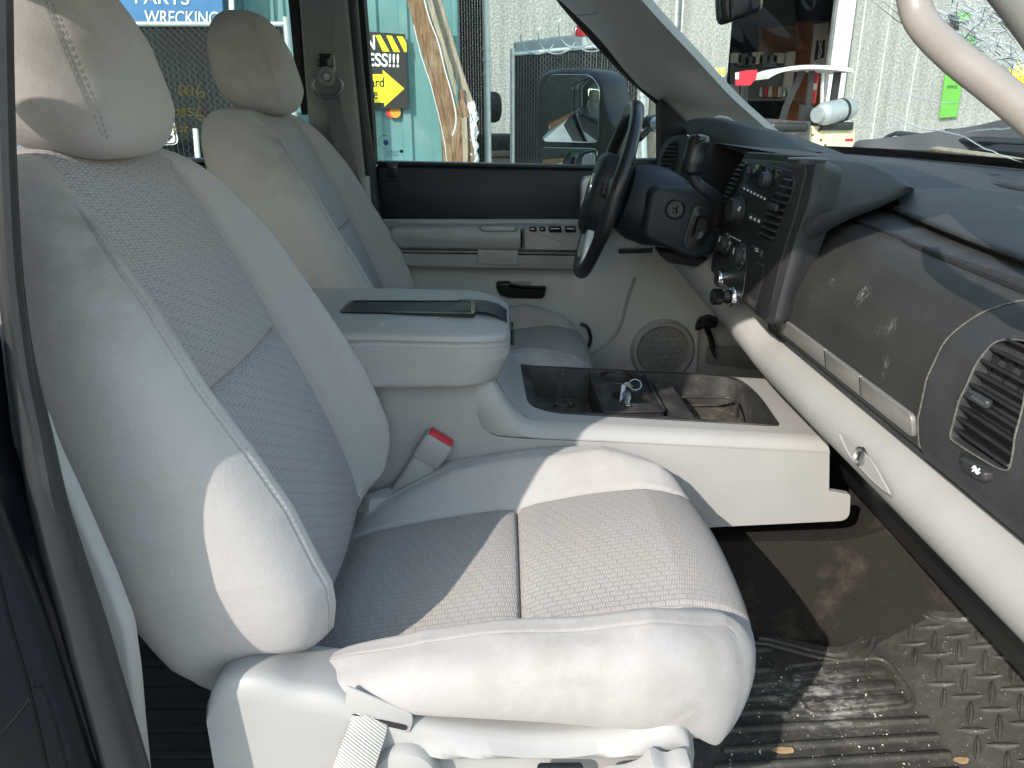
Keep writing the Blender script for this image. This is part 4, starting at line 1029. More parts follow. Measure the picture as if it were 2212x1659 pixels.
# defroster lip along the windshield and its sensor dome
lipc = [onD(u, v) + np.array([0, 0, .008]) for u, v in ((1868, 360), (1930, 364), (2040, 379), (2130, 396), (2212, 413), (2330, 440))]
ls_ = spline(lipc, 50)
rows = [ls_ + np.array(q) for q in ((-.006, 0, -.012), (-.004, 0, -.004), (0, 0, 0), (.03, 0, .004), (.07, 0, .006), (.11, 0, .004))]
mk('defroster_panel', *sheet(rows), M['dash'], dash, sharp=60)
mk('defroster_slot', *tube(ls_ + np.array([-.009, 0, -.008]), .005, 6), M['black_matt'], dash)
sdm = at(2150, 383, x=.90)
mk('light_sensor', *lathe(sdm, (0, 0, 1), [(.014, -.003), (.013, .001), (.009, .006), (.004, .008), (0, .0085)], 20), M['button'], dash)
# ---- centre hump with its wedge-shaped flank
yh = np.linspace(1.24, 2.08, 36); xh = np.linspace(.475, .98, 36)
_dxs = D(np.linspace(1.45, 1.54, 120)); _dzs = np.linspace(1.45, 1.54, 120)
def hump(x, y):
    z = np.interp(x, [.47, .52, .60, .66, .72, .80, .98], [1.578, 1.579, 1.573, 1.560, 1.551, 1.546, 1.541])
    zlow = np.interp(x, _dxs, _dzs) + .003
    k = np.clip((x - .60) / .08, 0, 1) * np.clip((1.62 - y) / .32, 0, 1); k = k * k * (3 - 2 * k)
    return z + (np.minimum(zlow, z) - z) * k
fl_t = spline([at(u, v, y=y) for u, v, y in ((1766, 347, 1.225), (1815, 349, 1.255), (1868, 354, 1.285), (1925, 376, 1.29), (1971, 403, 1.285))], 40)
fl_b = spline([at(u, v, y=y) for u, v, y in ((1737, 489, 1.215), (1770, 478, 1.22), (1830, 452, 1.235), (1900, 432, 1.255), (1972, 405, 1.284))], 40)
fk = np.linspace(1, .05, 40)[:, None] ** .7
rows = [fl_t + np.array([.004, .05, .002]) * fk, fl_t + np.array([.001, .012, .002])] + [fl_t * (1 - k) + fl_b * k + np.array([-.004, -.008, 0]) * math.sin(math.pi * k) for k in np.linspace(0, 1, 14)] + [fl_b + np.array([.015, .012, -.022]) * fk, np.array([onD(1741 + (1976 - 1741) * k, np.interp(k, [0, .3, .6, .85, 1], [496, 474, 448, 434, 408]), -.004) for k in np.linspace(0, 1, 40)])]
mk('hump_flank', *sheet(rows), M['dash'], dash, sharp=60)
mk('flank_joint', *tube(spline([at(u, v, y=y) for u, v, y in ((1764, 347, 1.222), (1768, 362, 1.220), (1764, 400, 1.217), (1750, 450, 1.213), (1737, 489, 1.212))], 20), .0016, 5), M['black_matt'], dash)
rows = []
ox = np.argsort(fl_t[:, 0])
for k in np.linspace(0, 1, 44):
    row = []
    for x0 in xh:
        ys0 = float(np.interp(x0, fl_t[ox, 0], fl_t[ox, 1])) + .004; y = ys0 + (2.09 - ys0) * k; x = min(x0, float(wsx(y)) + .01)
        zt5 = float(np.interp(x, fl_t[ox, 0], fl_t[ox, 2])) if x < .68 else 9
        w5 = math.exp(-((y - ys0) / .03) ** 2); row.append((x, y, float(hump(x, y)) * (1 - w5) + min(zt5, float(hump(x, y))) * w5))
    rows.append(row)
mk('dash_top', *sheet(rows), M['dash'], dash, sharp=60)
dc = at(1745, 328, z=1.592)
mk('speaker_pad', *lathe((dc[0], dc[1], 1.583), (0, 0, 1), [(.027, -.006), (.027, -.001), (.025, .0005), (0, .001)], 40), M['black'], dash)
# ---- black panel below the bolster, heater duct
yu = np.linspace(.46, 2.05, 40); bz = lambda y: float(bshift(y)[1])
rows = [[(x, y, z + bz(y) * k) for y in yu] for x, z, k in ((.548, 1.156, 1), (.575, 1.120, .9), (.610, 1.060, .7), (.640, 1.005, .5), (.665, .965, .4), (.72, .945, .3), (.86, .95, .2), (1.0, .96, 0))]
mk('under_dash_panel', *sheet(rows), M['black'], dash)
# ------------------------------------------------------------------ centre stack
st_ = thing('center_stack', 'upright black control stack with radio, vents and dials in the middle of the dash', 'control panel', (.47, 1.38, 1.3))
A_ = at(1744, 352, y=1.236); B_ = at(1660, 692, y=1.262); C_ = at(1604, 339, y=1.520)
ns = norm(np.cross(C_ - A_, B_ - A_)); ns = ns if ns[0] < 0 else -ns
def sp(u, v, off=0.0): return on_plane(u, v, A_ + ns * off, ns)
body = [(1612, 328), (1758, 336), (1768, 352), (1752, 440), (1722, 520), (1690, 640), (1676, 700), (1660, 700), (1536, 585), (1546, 520), (1580, 400)]
bp_ = rpoly([sp(u, v, -.004) for u, v in body], .012, 4)
bb = np.array(bp_); bc = bb.mean(0)
rings = [bc + (bb - bc) * .97 + np.array([.05, .02, -.01]), bc + (bb - bc) * .985 + np.array([.02, .006, -.003]), bb + np.array([.010, 0, 0]), bb + ns * .0, bc + (bb - bc) * .985 + ns * .003]
mk('stack_housing', *loft(rings), M['dash'], st_, sharp=40)
face = [(1607, 343), (1740, 352), (1744, 366), (1724, 450), (1690, 560), (1668, 660), (1655, 690), (1640, 684), (1552, 592), (1545, 560), (1562, 470), (1588, 390)]
mk('face_panel', *plate(rpoly([sp(u, v) for u, v in face], .01, 4), ns, .003, .0015, .004), M['black'], st_)
def spn(nm, px, h, m, parent=None, r=.003, bev=.001, off=.003): return mk(nm, *plate(rpoly([sp(u, v, off) for u, v in px], r, 4), ns, h, bev, .001), M[m], parent or st_)
# radio
rad = spn('radio', [(1628, 346), (1714, 370), (1692, 432), (1664, 422), (1612, 395)], .002, 'black')
spn('radio_screen', [(1634, 353), (1690, 369), (1670, 412), (1616, 389)], .0012, 'screen', rad, off=.005)
def knob(nm, u, v, r, h, m, parent, mark=True):
    c = sp(u, v, .004); k = mk(nm, *lathe(c, ns, [(r * 1.12, 0), (r * 1.1, .003), (r, .004), (r * .94, h * .9), (r * .85, h), (0, h)], 28), M[m], parent)
    if mark:
        a, b, w_ = frame3(ns); mk('knob_mark', *strip([c + w_ * (h + .0003) + b * r * .15, c + w_ * (h + .0003) + b * r * .75], a, r * .16, .0008), M['white'], k)
    return k
knob('tuning_knob', 1663, 388, .0125, .016, 'button', rad, False)
knob('radio_button_knob', 1618, 370, .0075, .006, 'button', rad, False)
for k in range(7):
    t = k / 6; spn('preset_button', [(1605 + 44 * t + du, 402 + 22 * t + dv) for du, dv in ((0, 0), (5.2, 2.6), (4.0, 9), (-1.2, 6.4))], .002, 'button', rad, .001, .0006, .005)
    spn('preset_mark', [(1607.2 + 44 * t + du, 405 + 22 * t + dv) for du, dv in ((-.4, -.6), (2.0, .4), (1.0, 5.0), (-1.4, 4.0))], .0004, 'white', rad, 0, 0, .0072)
spn('cd_slot', [(1598, 405), (1687, 440), (1686, 444), (1597, 409)], .0006, 'black_matt', rad, 0, 0, .0055)
knob('volume_dial', 1598, 455, .024, .022, 'button', st_, False)
spn('dial_mark', [(1597, 446), (1600, 447), (1596, 456), (1593, 455)], .0006, 'white', st_, 0, 0, .0265)
for k in range(3):
    t = k; spn('function_button', [(1619 + 8.5 * t + du, 459 + 4 * t + dv) for du, dv in ((0, 0), (7, 3), (4, 20), (-3, 17))], .002, 'button', st_, .0015, .0006)
    spn('function_mark', [(1620.5 + 8.5 * t + du, 466 + 4 * t + dv) for du, dv in ((0, 0), (3.4, 1.5), (2.0, 7), (-1.2, 5.5))], .0004, 'white', st_, 0, 0, .0052)
spn('panel_joint', [(1580, 470), (1660, 512), (1659, 515), (1579, 473)], .0005, 'button', st_, 0, 0)
# right vent
def vent(px, nsl, root, slat_dir=None):
    P = np.array(rpoly([sp(u, v, .003) for u, v in px], .014, 5)); c = P.mean(0)
    sh2 = lambda k: c + (P - c) * k
    b = mk('vent_surround', *loft([sh2(1.06), sh2(1.05) + ns * .004, sh2(1.0) + ns * .004, sh2(.98) - ns * .001, sh2(.96) - ns * .02], True, True), M['black'], root)
    mk('vent_back', *loft([sh2(.97) + ns * .0006, sh2(.5) + ns * .0006], True, True), M['black_matt'], b)
    a, u2, w_ = frame3(ns)
    h = (P - c) @ u2; ww = (P - c) @ a
    for k in range(nsl):
        z = h.min() + (k + .5) / nsl * (h.max() - h.min()); xs_ = []
        for i in range(len(P)):
            j = (i + 1) % len(P)
            if (h[i] - z) * (h[j] - z) < 0: xs_.append(ww[i] + (ww[j] - ww[i]) * (z - h[i]) / (h[j] - h[i]))
        if len(xs_) < 2: continue
        x0, x1 = min(xs_) + .001, max(xs_) - .001
        mk('vent_slat', *box(c + a * (x0 + x1) / 2 + u2 * z + ns * .003, (x1 - x0, .0028, .010), [a, norm(u2 + w_ * .4), norm(w_ - u2 * .4)], .001), M['button'], b)
    return b, c, a, u2
vb, vcn, va_, vu_ = vent([(1708, 378), (1718, 384), (1716, 412), (1690, 480), (1674, 522), (1646, 510), (1645, 500), (1668, 440), (1694, 392)], 9, st_)
mk('vent_tab', *box(vcn + ns * .011, (.040, .012, .008), [va_, vu_, ns], .002), M['button'], vb)
vent([(1607, 350), (1616, 354), (1590, 405), (1570, 440), (1565, 436), (1575, 405), (1594, 368)], 9, st_)
# climate block
spn('climate_panel', [(1563, 500), (1600, 512), (1640, 560), (1634, 600), (1560, 560)], .0015, 'black', st_, .006)
knob('climate_dial', 1568, 526, .017, .014, 'button', st_); knob('climate_dial', 1599, 553, .019, .014, 'button', st_)
for uu, vv, r in ((1568, 526, .021), (1599, 553, .0235)):
    c = sp(uu, vv, .006); a, b, w_ = frame3(ns)
    mk('dial_ring', *tube([c + r * (math.cos(t) * a + math.sin(t) * b) for t in np.linspace(0, 2 * math.pi, 36, endpoint=False)], .0008, 5, True), M['steel'], st_)
    for k in range(7):
        t = R(-30 + k * 40); p = c + (r * .86) * (math.cos(t) * a + math.sin(t) * b); mk('dial_tick', *box(p + ns * .001, (.0018, .0018, .0006), [a, b, w_]), M['white'], st_)
for k in range(5): spn('climate_mark', [(1577 + 5 * k + du, 508 + 2.4 * k + dv) for du, dv in ((0, 0), (2, .8), (1.6, 4), (-.4, 3.2))], .0004, 'white', st_, 0, 0, .0047)
spn('climate_display', [(1578, 520), (1592, 527), (1588, 548), (1574, 541)], .0008, 'screen', st_, .002, 0, .0045)
for k in range(3): spn('climate_button', [(1580 + 7 * k + du, 566 + 5 * k + dv) for du, dv in ((0, 0), (5.5, 3), (4.6, 9), (-1, 6))], .002, 'button', st_, .001, .0005, .0045)
hz = spn('vent_wheel', [(1628, 528), (1650, 541), (1647, 558), (1624, 545)], .005, 'button', st_, .003)
for k in range(2): spn('airflow_mark', [(1632 + du, 535 + 5 * k + dv) for du, dv in ((0, 0), (6, 2.4), (5.7, 4.4), (-.3, 2))], .0004, 'white', hz, 0, 0, .0082)
# cubby and sockets
cub = [(1616, 556), (1650, 576), (1648, 600), (1630, 672), (1608, 648), (1606, 636)]
cp = np.array(rpoly([sp(u, v, .003) for u, v in cub], .004, 4)); cc_ = cp.mean(0)
mk('cubby', *loft([cc_ + (cp - cc_) * 1.06, cp + ns * .002, cc_ + (cp - cc_) * .96 - ns * .001, cc_ + (cp - cc_) * .94 + ns * .0005], True, True), M['black'], st_)
mk('cubby_back', *plate(cc_ + (cp - cc_) * .93 + ns * .0008, ns, .0004), M['black_matt'], st_)
spn('cubby_shelf', [(1609, 640), (1616, 636), (1634, 652), (1630, 668), (1610, 648)], .003, 'tray', st_, .002, .001)
def socket(u, v, r, plug):
    c = sp(u, v, .003); s = mk('power_socket', *lathe(c, ns, [(r * 1.25, 0), (r * 1.25, .004), (r * 1.08, .008), (r * .95, .008), (r * .9, .002), (0, .002)], 30), M['chrome'], st_)
    if plug: mk('socket_plug', *lathe(c + ns * .004, norm(ns + np.array([0, -.1, -.05])), [(r * .78, 0), (r * .78, .012), (r * .62, .016), (r * .62, .020), (r * .95, .022), (r * .95, .036), (r * .8, .038), (0, .036)], 28), M['gloss_black'], s)
    else: mk('socket_cap', *lathe(c + ns * .003, ns, [(r * .9, 0), (r * .85, .006), (0, .007)], 24), M['black'], s)
socket(1556, 601, .0145, False); socket(1584, 641, .0165, True)

# ------------------------------------------------------------------ instrument cowl, left vent
cow = thing('instrument_cowl', 'dark hooded instrument cluster behind the steering wheel', 'instrument cluster', (.5, 1.72, 1.5))
lip_t = spline([at(u, v, y=y) for u, v, y in ((1474, 268, 1.965), (1484, 261, 1.95), (1510, 258, 1.91), (1550, 261, 1.85), (1623, 277, 1.70), (1672, 293, 1.60), (1722, 317, 1.50), (1765, 328, 1.42))], 50)
lip_b = spline([at(u, v, y=y) for u, v, y in ((1475, 274, 1.965), (1490, 295, 1.94), (1504, 310, 1.90), (1545, 313, 1.84), (1580, 322, 1.72), (1612, 334, 1.60), (1650, 350, 1.50), (1700, 365, 1.42))], 50)
fw = lambda P, d, dz: P + np.array([d, 0, dz])
kf = np.clip((lip_t[:, 1] - 1.44) / .14, .12, 1)[:, None]; fw = lambda P, d, dz: P + np.array([d, 0, dz]) * kf
rows = [fw(lip_b, .06, .004), fw(lip_b, .01, .002), lip_b, (lip_b + lip_t) / 2 + np.array([-.012, 0, 0]), lip_t, fw(lip_t, .012, .004), fw(lip_t, .06, -.006), fw(lip_t, .12, -.026), fw(lip_t, .20, -.055), fw(lip_t, .26, -.08)]
mk('hood', *sheet(rows), M['dash'], cow, sharp=60)
rows = [[(x, 1.985 + .05 * k, z) for z, x in ((1.50, .47), (1.56, .45), (1.61, .46), (1.615, .6), (1.58, .75))] for k in (0, 1)]
mk('cowl_end', *sheet(rows), M['dash'], cow)
pan('gauge_face', [(1500, 300), (1640, 330), (1600, 470), (1480, 430)], 1.80, .004, M['black_matt'], cow, .01, .002)
gcs = [(1545, 395, 34), (1588, 420, 30)]
mk('cluster_panel', *box((.545, 1.72, 1.50), (.01, .42, .16), [norm((1, 0, -.25)), (0, 1, 0), norm((.25, 0, 1))], .004), M['black'], cow)
for y in (1.62, 1.73, 1.84):
    c = np.array([.535, y, 1.50]); nx_ = norm((-1, 0, .25)); a, b, w_ = frame3(nx_)
    g = mk('gauge', *lathe(c, nx_, [(.050, 0), (.050, .006), (.046, .006), (.045, .002), (0, .002)], 40), M['steel'], cow)
    mk('gauge_dial', *lathe(c + nx_ * .0022, nx_, [(.0445, 0), (.0445, .0006), (0, .0006)], 30), M['gloss_black'], g)
    for k in range(9):
        t = R(210 - 30 * k); mk('gauge_tick', *box(c + nx_ * .0034 + .037 * (math.cos(t) * a + math.sin(t) * b), (.008, .0016, .0006), [math.cos(t) * a + math.sin(t) * b, -math.sin(t) * a + math.cos(t) * b, nx_]), M['white'], g)
    mk('needle', *strip([c + nx_ * .005, c + nx_ * .005 + .034 * (-.8 * a - .55 * b)], np.cross(nx_, (-.8 * a - .55 * b)), .002, .001), M['red'], g)
lf = [at(u, v, y=1.97) for u, v in ((1420, 372), (1426, 330), (1438, 305), (1458, 292), (1482, 290), (1502, 300), (1496, 380), (1470, 410), (1425, 402))]
lfn = norm((-.75, -.62, .2))
lfs = [on_plane(u, v, at(1455, 345, y=1.95), lfn) for u, v in ((1419, 374), (1425, 332), (1437, 306), (1457, 293), (1483, 291), (1504, 302), (1497, 380), (1472, 408), (1424, 402))]
lv = mk('side_vent_panel', *plate(rpoly(lfs, .02, 5), lfn, .006, .003, .05), M['dash'], cow)
vo2 = np.array(rpoly([on_plane(u, v, at(1455, 345, y=1.95) + lfn * .006, lfn) for u, v in ((1425, 374), (1430, 342), (1443, 316), (1458, 304), (1467, 305), (1466, 330), (1455, 372), (1443, 388), (1428, 386))], .02, 5)); vcc = vo2.mean(0)
vs = mk('side_vent', *loft([vcc + (vo2 - vcc) * 1.05, vo2 + lfn * .004, vcc + (vo2 - vcc) * .94 + lfn * .003, vcc + (vo2 - vcc) * .92 + lfn * .0006], True, True), M['black'], lv)
mk('vent_back', *plate(vcc + (vo2 - vcc) * .91 + lfn * .0008, lfn, .0006), M['black_matt'], lv)
a, b, w_ = frame3(lfn); hh_ = (vo2 - vcc) @ b; wv_ = (vo2 - vcc) @ a
for k in range(9):
    z = hh_.min() + (k + .6) / 9.2 * np.ptp(hh_); xs_ = []
    for i in range(len(vo2)):
        j = (i + 1) % len(vo2)
        if (hh_[i] - z) * (hh_[j] - z) < 0: xs_.append(wv_[i] + (wv_[j] - wv_[i]) * (z - hh_[i]) / (hh_[j] - hh_[i]))
    if len(xs_) >= 2: mk('vent_slat', *box(vcc + a * (min(xs_) + max(xs_)) / 2 + b * z + lfn * .004, ((max(xs_) - min(xs_)) * .9, .003, .008), [a, b, lfn], .001), M['button'], lv)
sw_ = [on_plane(u, v, at(1455, 345, y=1.95) + lfn * .006, lfn) for u, v in ((1474, 330), (1480, 332), (1472, 384), (1464, 382))]
mk('dimmer_wheel', *plate(rpoly(sw_, .004), lfn, .005, .002), M['button'], lv)

# ------------------------------------------------------------------ steering column, shift lever and wheel
colm = thing('steering_column', 'charcoal steering column shroud with ignition lock and column shift lever', 'steering column', (.36, 1.68, 1.35))
YS = 1.60
shp = [(1392, 470), (1400, 415), (1418, 400), (1462, 404), (1520, 402), (1556, 440), (1560, 470), (1548, 520), (1540, 548), (1490, 560), (1440, 536), (1385, 515)]
mk('shroud', *plate(rpoly([at(u, v, y=YS) for u, v in shp], .02, 5), (0, -1, 0), .012, .010, .16), M['navy'], colm)
cn = [at(u, v, y=1.56) for u, v in ((1318, 520), (1342, 420), (1385, 372), (1420, 400), (1412, 470), (1392, 545), (1340, 575))]
hub_c = np.array([.225, 1.70, 1.481]); ax_w = norm((-.956, .045, .292))
mk('column_bell', *lathe(hub_c - ax_w * .18, ax_w, [(.045, -.02), (.066, .0), (.076, .03), (.084, .07), (.082, .11), (.070, .14)], 40), M['navy'], colm)
ig = at(1458, 452, y=YS - .012)
mk('ignition_lock', *lathe(ig, (-.12, -1, .1), [(.021, -.006), (.021, .003), (.018, .006), (.0165, .004), (.016, .002), (0, .002)], 32), M['black'], colm)
mk('key_slot', *box(ig + np.array([0, -.0025, 0]), (.010, .004, .016), None, .001), M['gloss_black'], colm)
bt_ = [at(u, v, y=YS - .012) for u, v in ((1500, 440), (1545, 452), (1540, 495), (1515, 535), (1480, 540), (1474, 520))]
mk('boot_frame', *plate(rpoly(bt_, .012), (0, -1, 0), .004, .002, .004), M['black'], colm)
bt2 = np.array(bt_); bcn = bt2.mean(0)
mk('shift_boot', *loft([bcn + (rpoly(list(bt2), .012) - bcn) * .86 + np.array([0, -.005, 0]), bcn + (rpoly(list(bt2), .012) - bcn) * .55 + np.array([0, -.010, .004]), bcn + (rpoly(list(bt2), .012) - bcn) * .2 + np.array([.005, -.002, .012])], True, True), M['leather'], colm)
lv_ = spline([at(u, v, y=y) for u, v, y in ((1548, 480, 1.585), (1555, 452, 1.56), (1545, 425, 1.54), (1520, 408, 1.53), (1503, 392, 1.53), (1496, 372, 1.53))], 30)
mk('shift_lever', *tube(lv_, .0115, 12), M['black'], colm)
kn = [at(u, v, y=1.53) for u, v in ((1494, 378), (1497, 355), (1502, 330), (1508, 308), (1511, 290))]
kb = mk('shift_knob', *tube(spline(kn, 20), np.interp(np.linspace(0, 1, 20), [0, .08, .3, .6, .85, .97, 1], [.010, .021, .0225, .020, .0215, .017, .006]), 18), M['leather'], colm)
mk('knob_badge', *lathe(at(1509, 301, y=1.506), (-.25, -1, .45), [(.013, 0), (.011, .003), (.006, .0035), (0, .0035)], 3), M['gloss_black'], kb)
pan('column_gap', [(1420, 540), (1530, 556), (1500, 575), (1440, 566)], 1.66, .01, M['black_matt'], colm, .01, .003, .05)
mk('multi_stalk', *tube([at(1380, 300, y=1.83), at(1400, 280, y=1.9)], .008, 8), M['black'], colm)

wheel = thing('steering_wheel', 'black leather steering wheel seen nearly edge on with silver spokes', 'steering wheel', tuple(hub_c))
aw, bw, ww_ = frame3(ax_w)
def wp(a_deg, r, d=0): return hub_c + r * (math.cos(R(a_deg)) * aw + math.sin(R(a_deg)) * bw) + ax_w * d
n_ = 96; ang2 = np.linspace(0, 360, n_, endpoint=False)
rr_ = .0148 + .0016 * np.cos(np.radians(ang2 * 4))
mk('rim', *tube([wp(a, .178) for a in ang2], rr_, 14, True), M['leather'], wheel)
stw = []
for side_a in ((20, 160), (200, 340)):
    stw.append(stitches([wp(a, .1645) for a in np.linspace(*side_a, 60)], None, .007, .005, .001))
mk('rim_stitching', *cat(stw), M['button'], wheel, kind='stuff')
pad = [wp(a, r, .012) for a, r in ((0, .072), (35, .080), (62, .085), (90, .078), (118, .085), (145, .080), (180, .072), (215, .085), (245, .095), (270, .100), (295, .095), (325, .085))]
mk('hub_pad', *plate(spline(pad, 60, True), ax_w, .026, .016, .03), M['navy'], wheel)
mk('hub_badge', *lathe(wp(0, 0, .037), ax_w, [(.028, 0), (.027, .004), (.022, .005), (0, .005)], 28), M['chrome'], wheel)
for a in (8, 172):
    q = [wp(a + s, r, d) for s, r, d in ((-14, .07, .012), (-7, .170, .002), (7, .170, .002), (14, .07, .012))]
    mk('spoke', *plate(rpoly(q, .008), ax_w, .010, .004, .006), M['button'], wheel)
    for k in range(3): mk('spoke_button', *lathe(wp(a + (k - 1) * 5, .115, .016), ax_w, [(.008, 0), (.0075, .004), (0, .0045)], 14), M['button'], wheel)
for a in (250, 290):
    q = [wp(a + s, r, d) for s, r, d in ((-9, .085, .010), (-4, .170, .002), (4, .170, .002), (9, .085, .010))]
    mk('spoke', *plate(rpoly(q, .008), ax_w, .010, .004, .006), M['silver_paint'], wheel)
mk('tilt_lever', *tube([hub_c - ax_w * .12 + np.array([0, .06, -.10]), hub_c - ax_w * .05 + np.array([0, .10, -.13])], .007, 8), M['black'], colm)
# ------------------------------------------------------------------ cab shell
mk('roof', *box((-.56, 1.32, 2.075), (1.72, 1.62, .03), None, .010), M['body_paint'], cab)
mk('headliner', *box((-.56, 1.32, 2.035), (1.68, 1.56, .03), None, .008), M['headliner'], cab)
mk('rear_wall', *box((-1.42, 1.32, 1.10), (.05, 1.62, .86), None, .01), M['navy'], cab)
mk('rear_window', *box((-1.42, 1.32, 1.79), (.006, 1.4, .46)), M['glass'], cab)
mk('rear_bench', *cat([box((-1.12, 1.30, 1.02), (.46, 1.3, .16), None, .05), box((-1.34, 1.30, 1.33), (.12, 1.3, .60), [norm((1, 0, .15)), (0, 1, 0), norm((-.15, 0, 1))], .05)]), M['cloth'], cab)
# far rear door with its glass and mirrored yellow marker writing
rd = thing('rear_door', 'far rear door whose glass carries mirrored yellow marker writing', 'door', (-.9, 2.1, .8))
pan('door_panel', [(240, 352), (645, 350), (690, 640), (690, 900), (100, 900)], 2.08, .02, M['navy'], rd, .01, .006, .06)
pan('belt_ledge', [(250, 343), (655, 343), (655, 352), (250, 352)], 2.06, .02, M['black'], rd, .003, .003, .05)
pan('window_glass', [(120, -140), (625, -140), (640, 100), (655, 346), (120, 346)], 2.108, .004, M['glass'], rd, 0, 0)
mk('rear_sash', *strip([at(u, v, y=2.09) for u, v in ((100, -150), (96, 360))], (1, 0, 0), .05, .05), M['black_matt'], rd)
c0 = lambda x, y: at(x * .36458, y * .36458, y=2.100)
strokes = [
    [(1065, 515), (1060, 545), (1072, 565), (1092, 556), (1094, 520), (1082, 506), (1066, 515)],
    [(1112, 512), (1104, 545), (1118, 570), (1138, 556), (1138, 520), (1126, 506), (1112, 514)],
    [(1190, 488), (1180, 500), (1168, 545), (1172, 570), (1196, 578), (1208, 560), (1196, 545), (1160, 552)],
    [(1048, 655), (1058, 645), (1060, 672), (1046, 680)], [(1075, 690), (1092, 640), (1092, 690), (1070, 676), (1078, 650), (1092, 650)],
    [(1148, 650), (1122, 642), (1120, 660), (1140, 668), (1136, 684), (1112, 682)],
    [(1188, 628), (1170, 652), (1166, 682), (1186, 712), (1210, 706), (1206, 690), (1170, 684)],
    [(1022, 745), (1046, 760), (1030, 795), (1044, 790), (1030, 770), (1044, 748)],
    [(1082, 745), (1078, 795)], [(1100, 742), (1096, 793)], [(1064, 758), (1114, 754)], [(1062, 778), (1112, 774)]]
for s in strokes: mk('marker_stroke', *tube(spline([c0(*p) for p in s], 24), .0030, 5, flat=.4), M['yellow_paint'], rd)
# near rear door and the near door pillar, close to the camera
mk('near_rear_door', *box((-1.02, .545, 1.08), (.80, .06, .86), None, .015), M['body_paint'], cab)
mk('near_rail', *box((-.50, .560, 2.02), (1.70, .05, .10), None, .012), M['black'], cab)
mk('sill', *box((.10, .50, .665), (1.9, .10, .09), None, .012), M['trim'], cab)
seal_px = [(-6, -160), (0, 0), (4, 200), (10, 400), (22, 600), (48, 800), (75, 930), (108, 1100), (172, 1345), (262, 1654), (300, 1790)]
sc2 = spline([at(u, v, y=.565) for u, v in seal_px], 60)
wd_ = np.interp(np.linspace(0, 1, 60), [0, .35, .55, .7, 1], [.007, .009, .0145, .021, .0235])
mk('near_door_seal', *tube(sc2, wd_, 16), M['rubber'], cab, sharp=80)
mk('seal_lip', *tube(sc2 + np.array([.006, -.006, .002]), .006, 8), M['black'], cab)
tl = [(14, 300), (24, 500), (50, 760), (88, 886), (100, 892), (124, 960), (168, 1054), (246, 1230), (288, 1340), (303, 1450), (312, 1560), (322, 1659), (330, 1760), (-420, 1760), (-420, 300)]
mk('near_pillar_trim', *plate(rpoly([at(u, v, y=.615) for u, v in tl], .01, 3), (0, -1, 0), .012, .006, .004), M['trim'], cab)
mk('near_upper_pillar', *plate([at(6, -1000, y=.612), at(12, 300, y=.612), at(20, 560, y=.612), (-.615, .612, 1.53), (-.615, .612, 1.80), (-.568, .612, 1.82), (-.568, .612, 2.02)], (0, -1, 0), .05, .01, .0), M['pillar_trim'], cab)  # unseen rear edge is stepped to steer sun onto headrest, off armrest
pb = [(-300, 640), (-40, 700), (-6, 980), (30, 1070), (130, 1345), (222, 1654), (262, 1800), (-300, 1800)]
jam = mk('near_pillar_jamb', *plate(rpoly([at(u, v, y=.545) for u, v in pb], .02, 4), (0, -1, 0), .02, .012, .02), M['body_paint'], cab)
for pts, r in ((((-30, 1080), (14, 1300), (70, 1500), (118, 1720)), .004), (((-60, 1640), (10, 1575), (60, 1515), (84, 1476), (104, 1500), (128, 1580), (165, 1720)), .0035)):
    mk('jamb_rib', *tube(spline([at(u, v, y=.527) for u, v in pts], 30), r, 10, flat=.5), M['body_paint'], jam)
# sheet added between seal and pillar trim to stop sun leaking through
tf = spline([at(u - 6, v, y=.630) for u, v in ((2, -1000), (8, -160), (12, 300), (22, 500), (48, 760), (86, 886), (124, 970), (170, 1070), (246, 1240), (286, 1345), (300, 1450), (322, 1659), (330, 1760))], 60)
sf = spline([at(u, v, y=.565) for u, v in [(-12, -1000)] + seal_px], 60)
mk('seal_gap_blocker', *sheet([sf, tf + np.array([-.004, 0, 0])]), M['rubber'], cab)

# far windshield pillar trim with its screw cover, door header above
edge_o = spline([at(u, v, y=y) for u, v, y in ((1120, -70, 2.00), (1200, -12, 2.02), (1250, 34, 2.03), (1300, 84, 2.035), (1350, 147, 2.04), (1390, 190, 2.045), (1426, 217, 2.05), (1482, 264, 2.05))], 50)
edge_i = spline([at(u, v, y=y) for u, v, y in ((1330, -70, 1.83), (1388, 2, 1.86), (1440, 60, 1.89), (1489, 112, 1.92), (1535, 162, 1.95), (1582, 212, 1.98), (1640, 264, 2.02), (1700, 316, 2.06))], 50)
rows = [edge_o + np.array([0, .03, 0])] + [edge_o * (1 - k) + edge_i * k + np.array([-.022, -.020, .004]) * math.sin(math.pi * min(k * 1.0, 1)) for k in np.linspace(0, 1, 14)] + [edge_i + np.array([.03, .02, 0])]
M['pillar_light'] = plain('light_grey_pillar_plastic', (.39, .385, .37), .6, mott=.06, scale=7, grain=.25, gscale=1000, stain=(6, .5, .8, (.33, .32, .29), .3))
pt = mk('windshield_pillar_trim', *sheet(rows), M['pillar_light'], cab, sharp=60)
pc = [at(1218 + 691.2 - 602.0 + dx, dv, y=1.93) for dx, dv in ((0, 62), (8, 52), (17, 55), (14, 68), (4, 74))]
mk('screw_cover', *tube(spline(pc, 24, True), .0012, 5, True), M['thread'], pt)
mk('trim_joint', *tube(spline([at(u, v, y=1.955) for u, v in ((1245, 33), (1280, 30), (1310, 18), (1332, 0), (1345, -25))], 20), .0014, 5), M['thread'], pt)
sv_ = [at(1575 + 20 * math.cos(t), 262 + 9 * math.sin(t) + 4 * math.cos(t), y=2.0) for t in np.linspace(0, 2 * math.pi, 30, endpoint=False)]
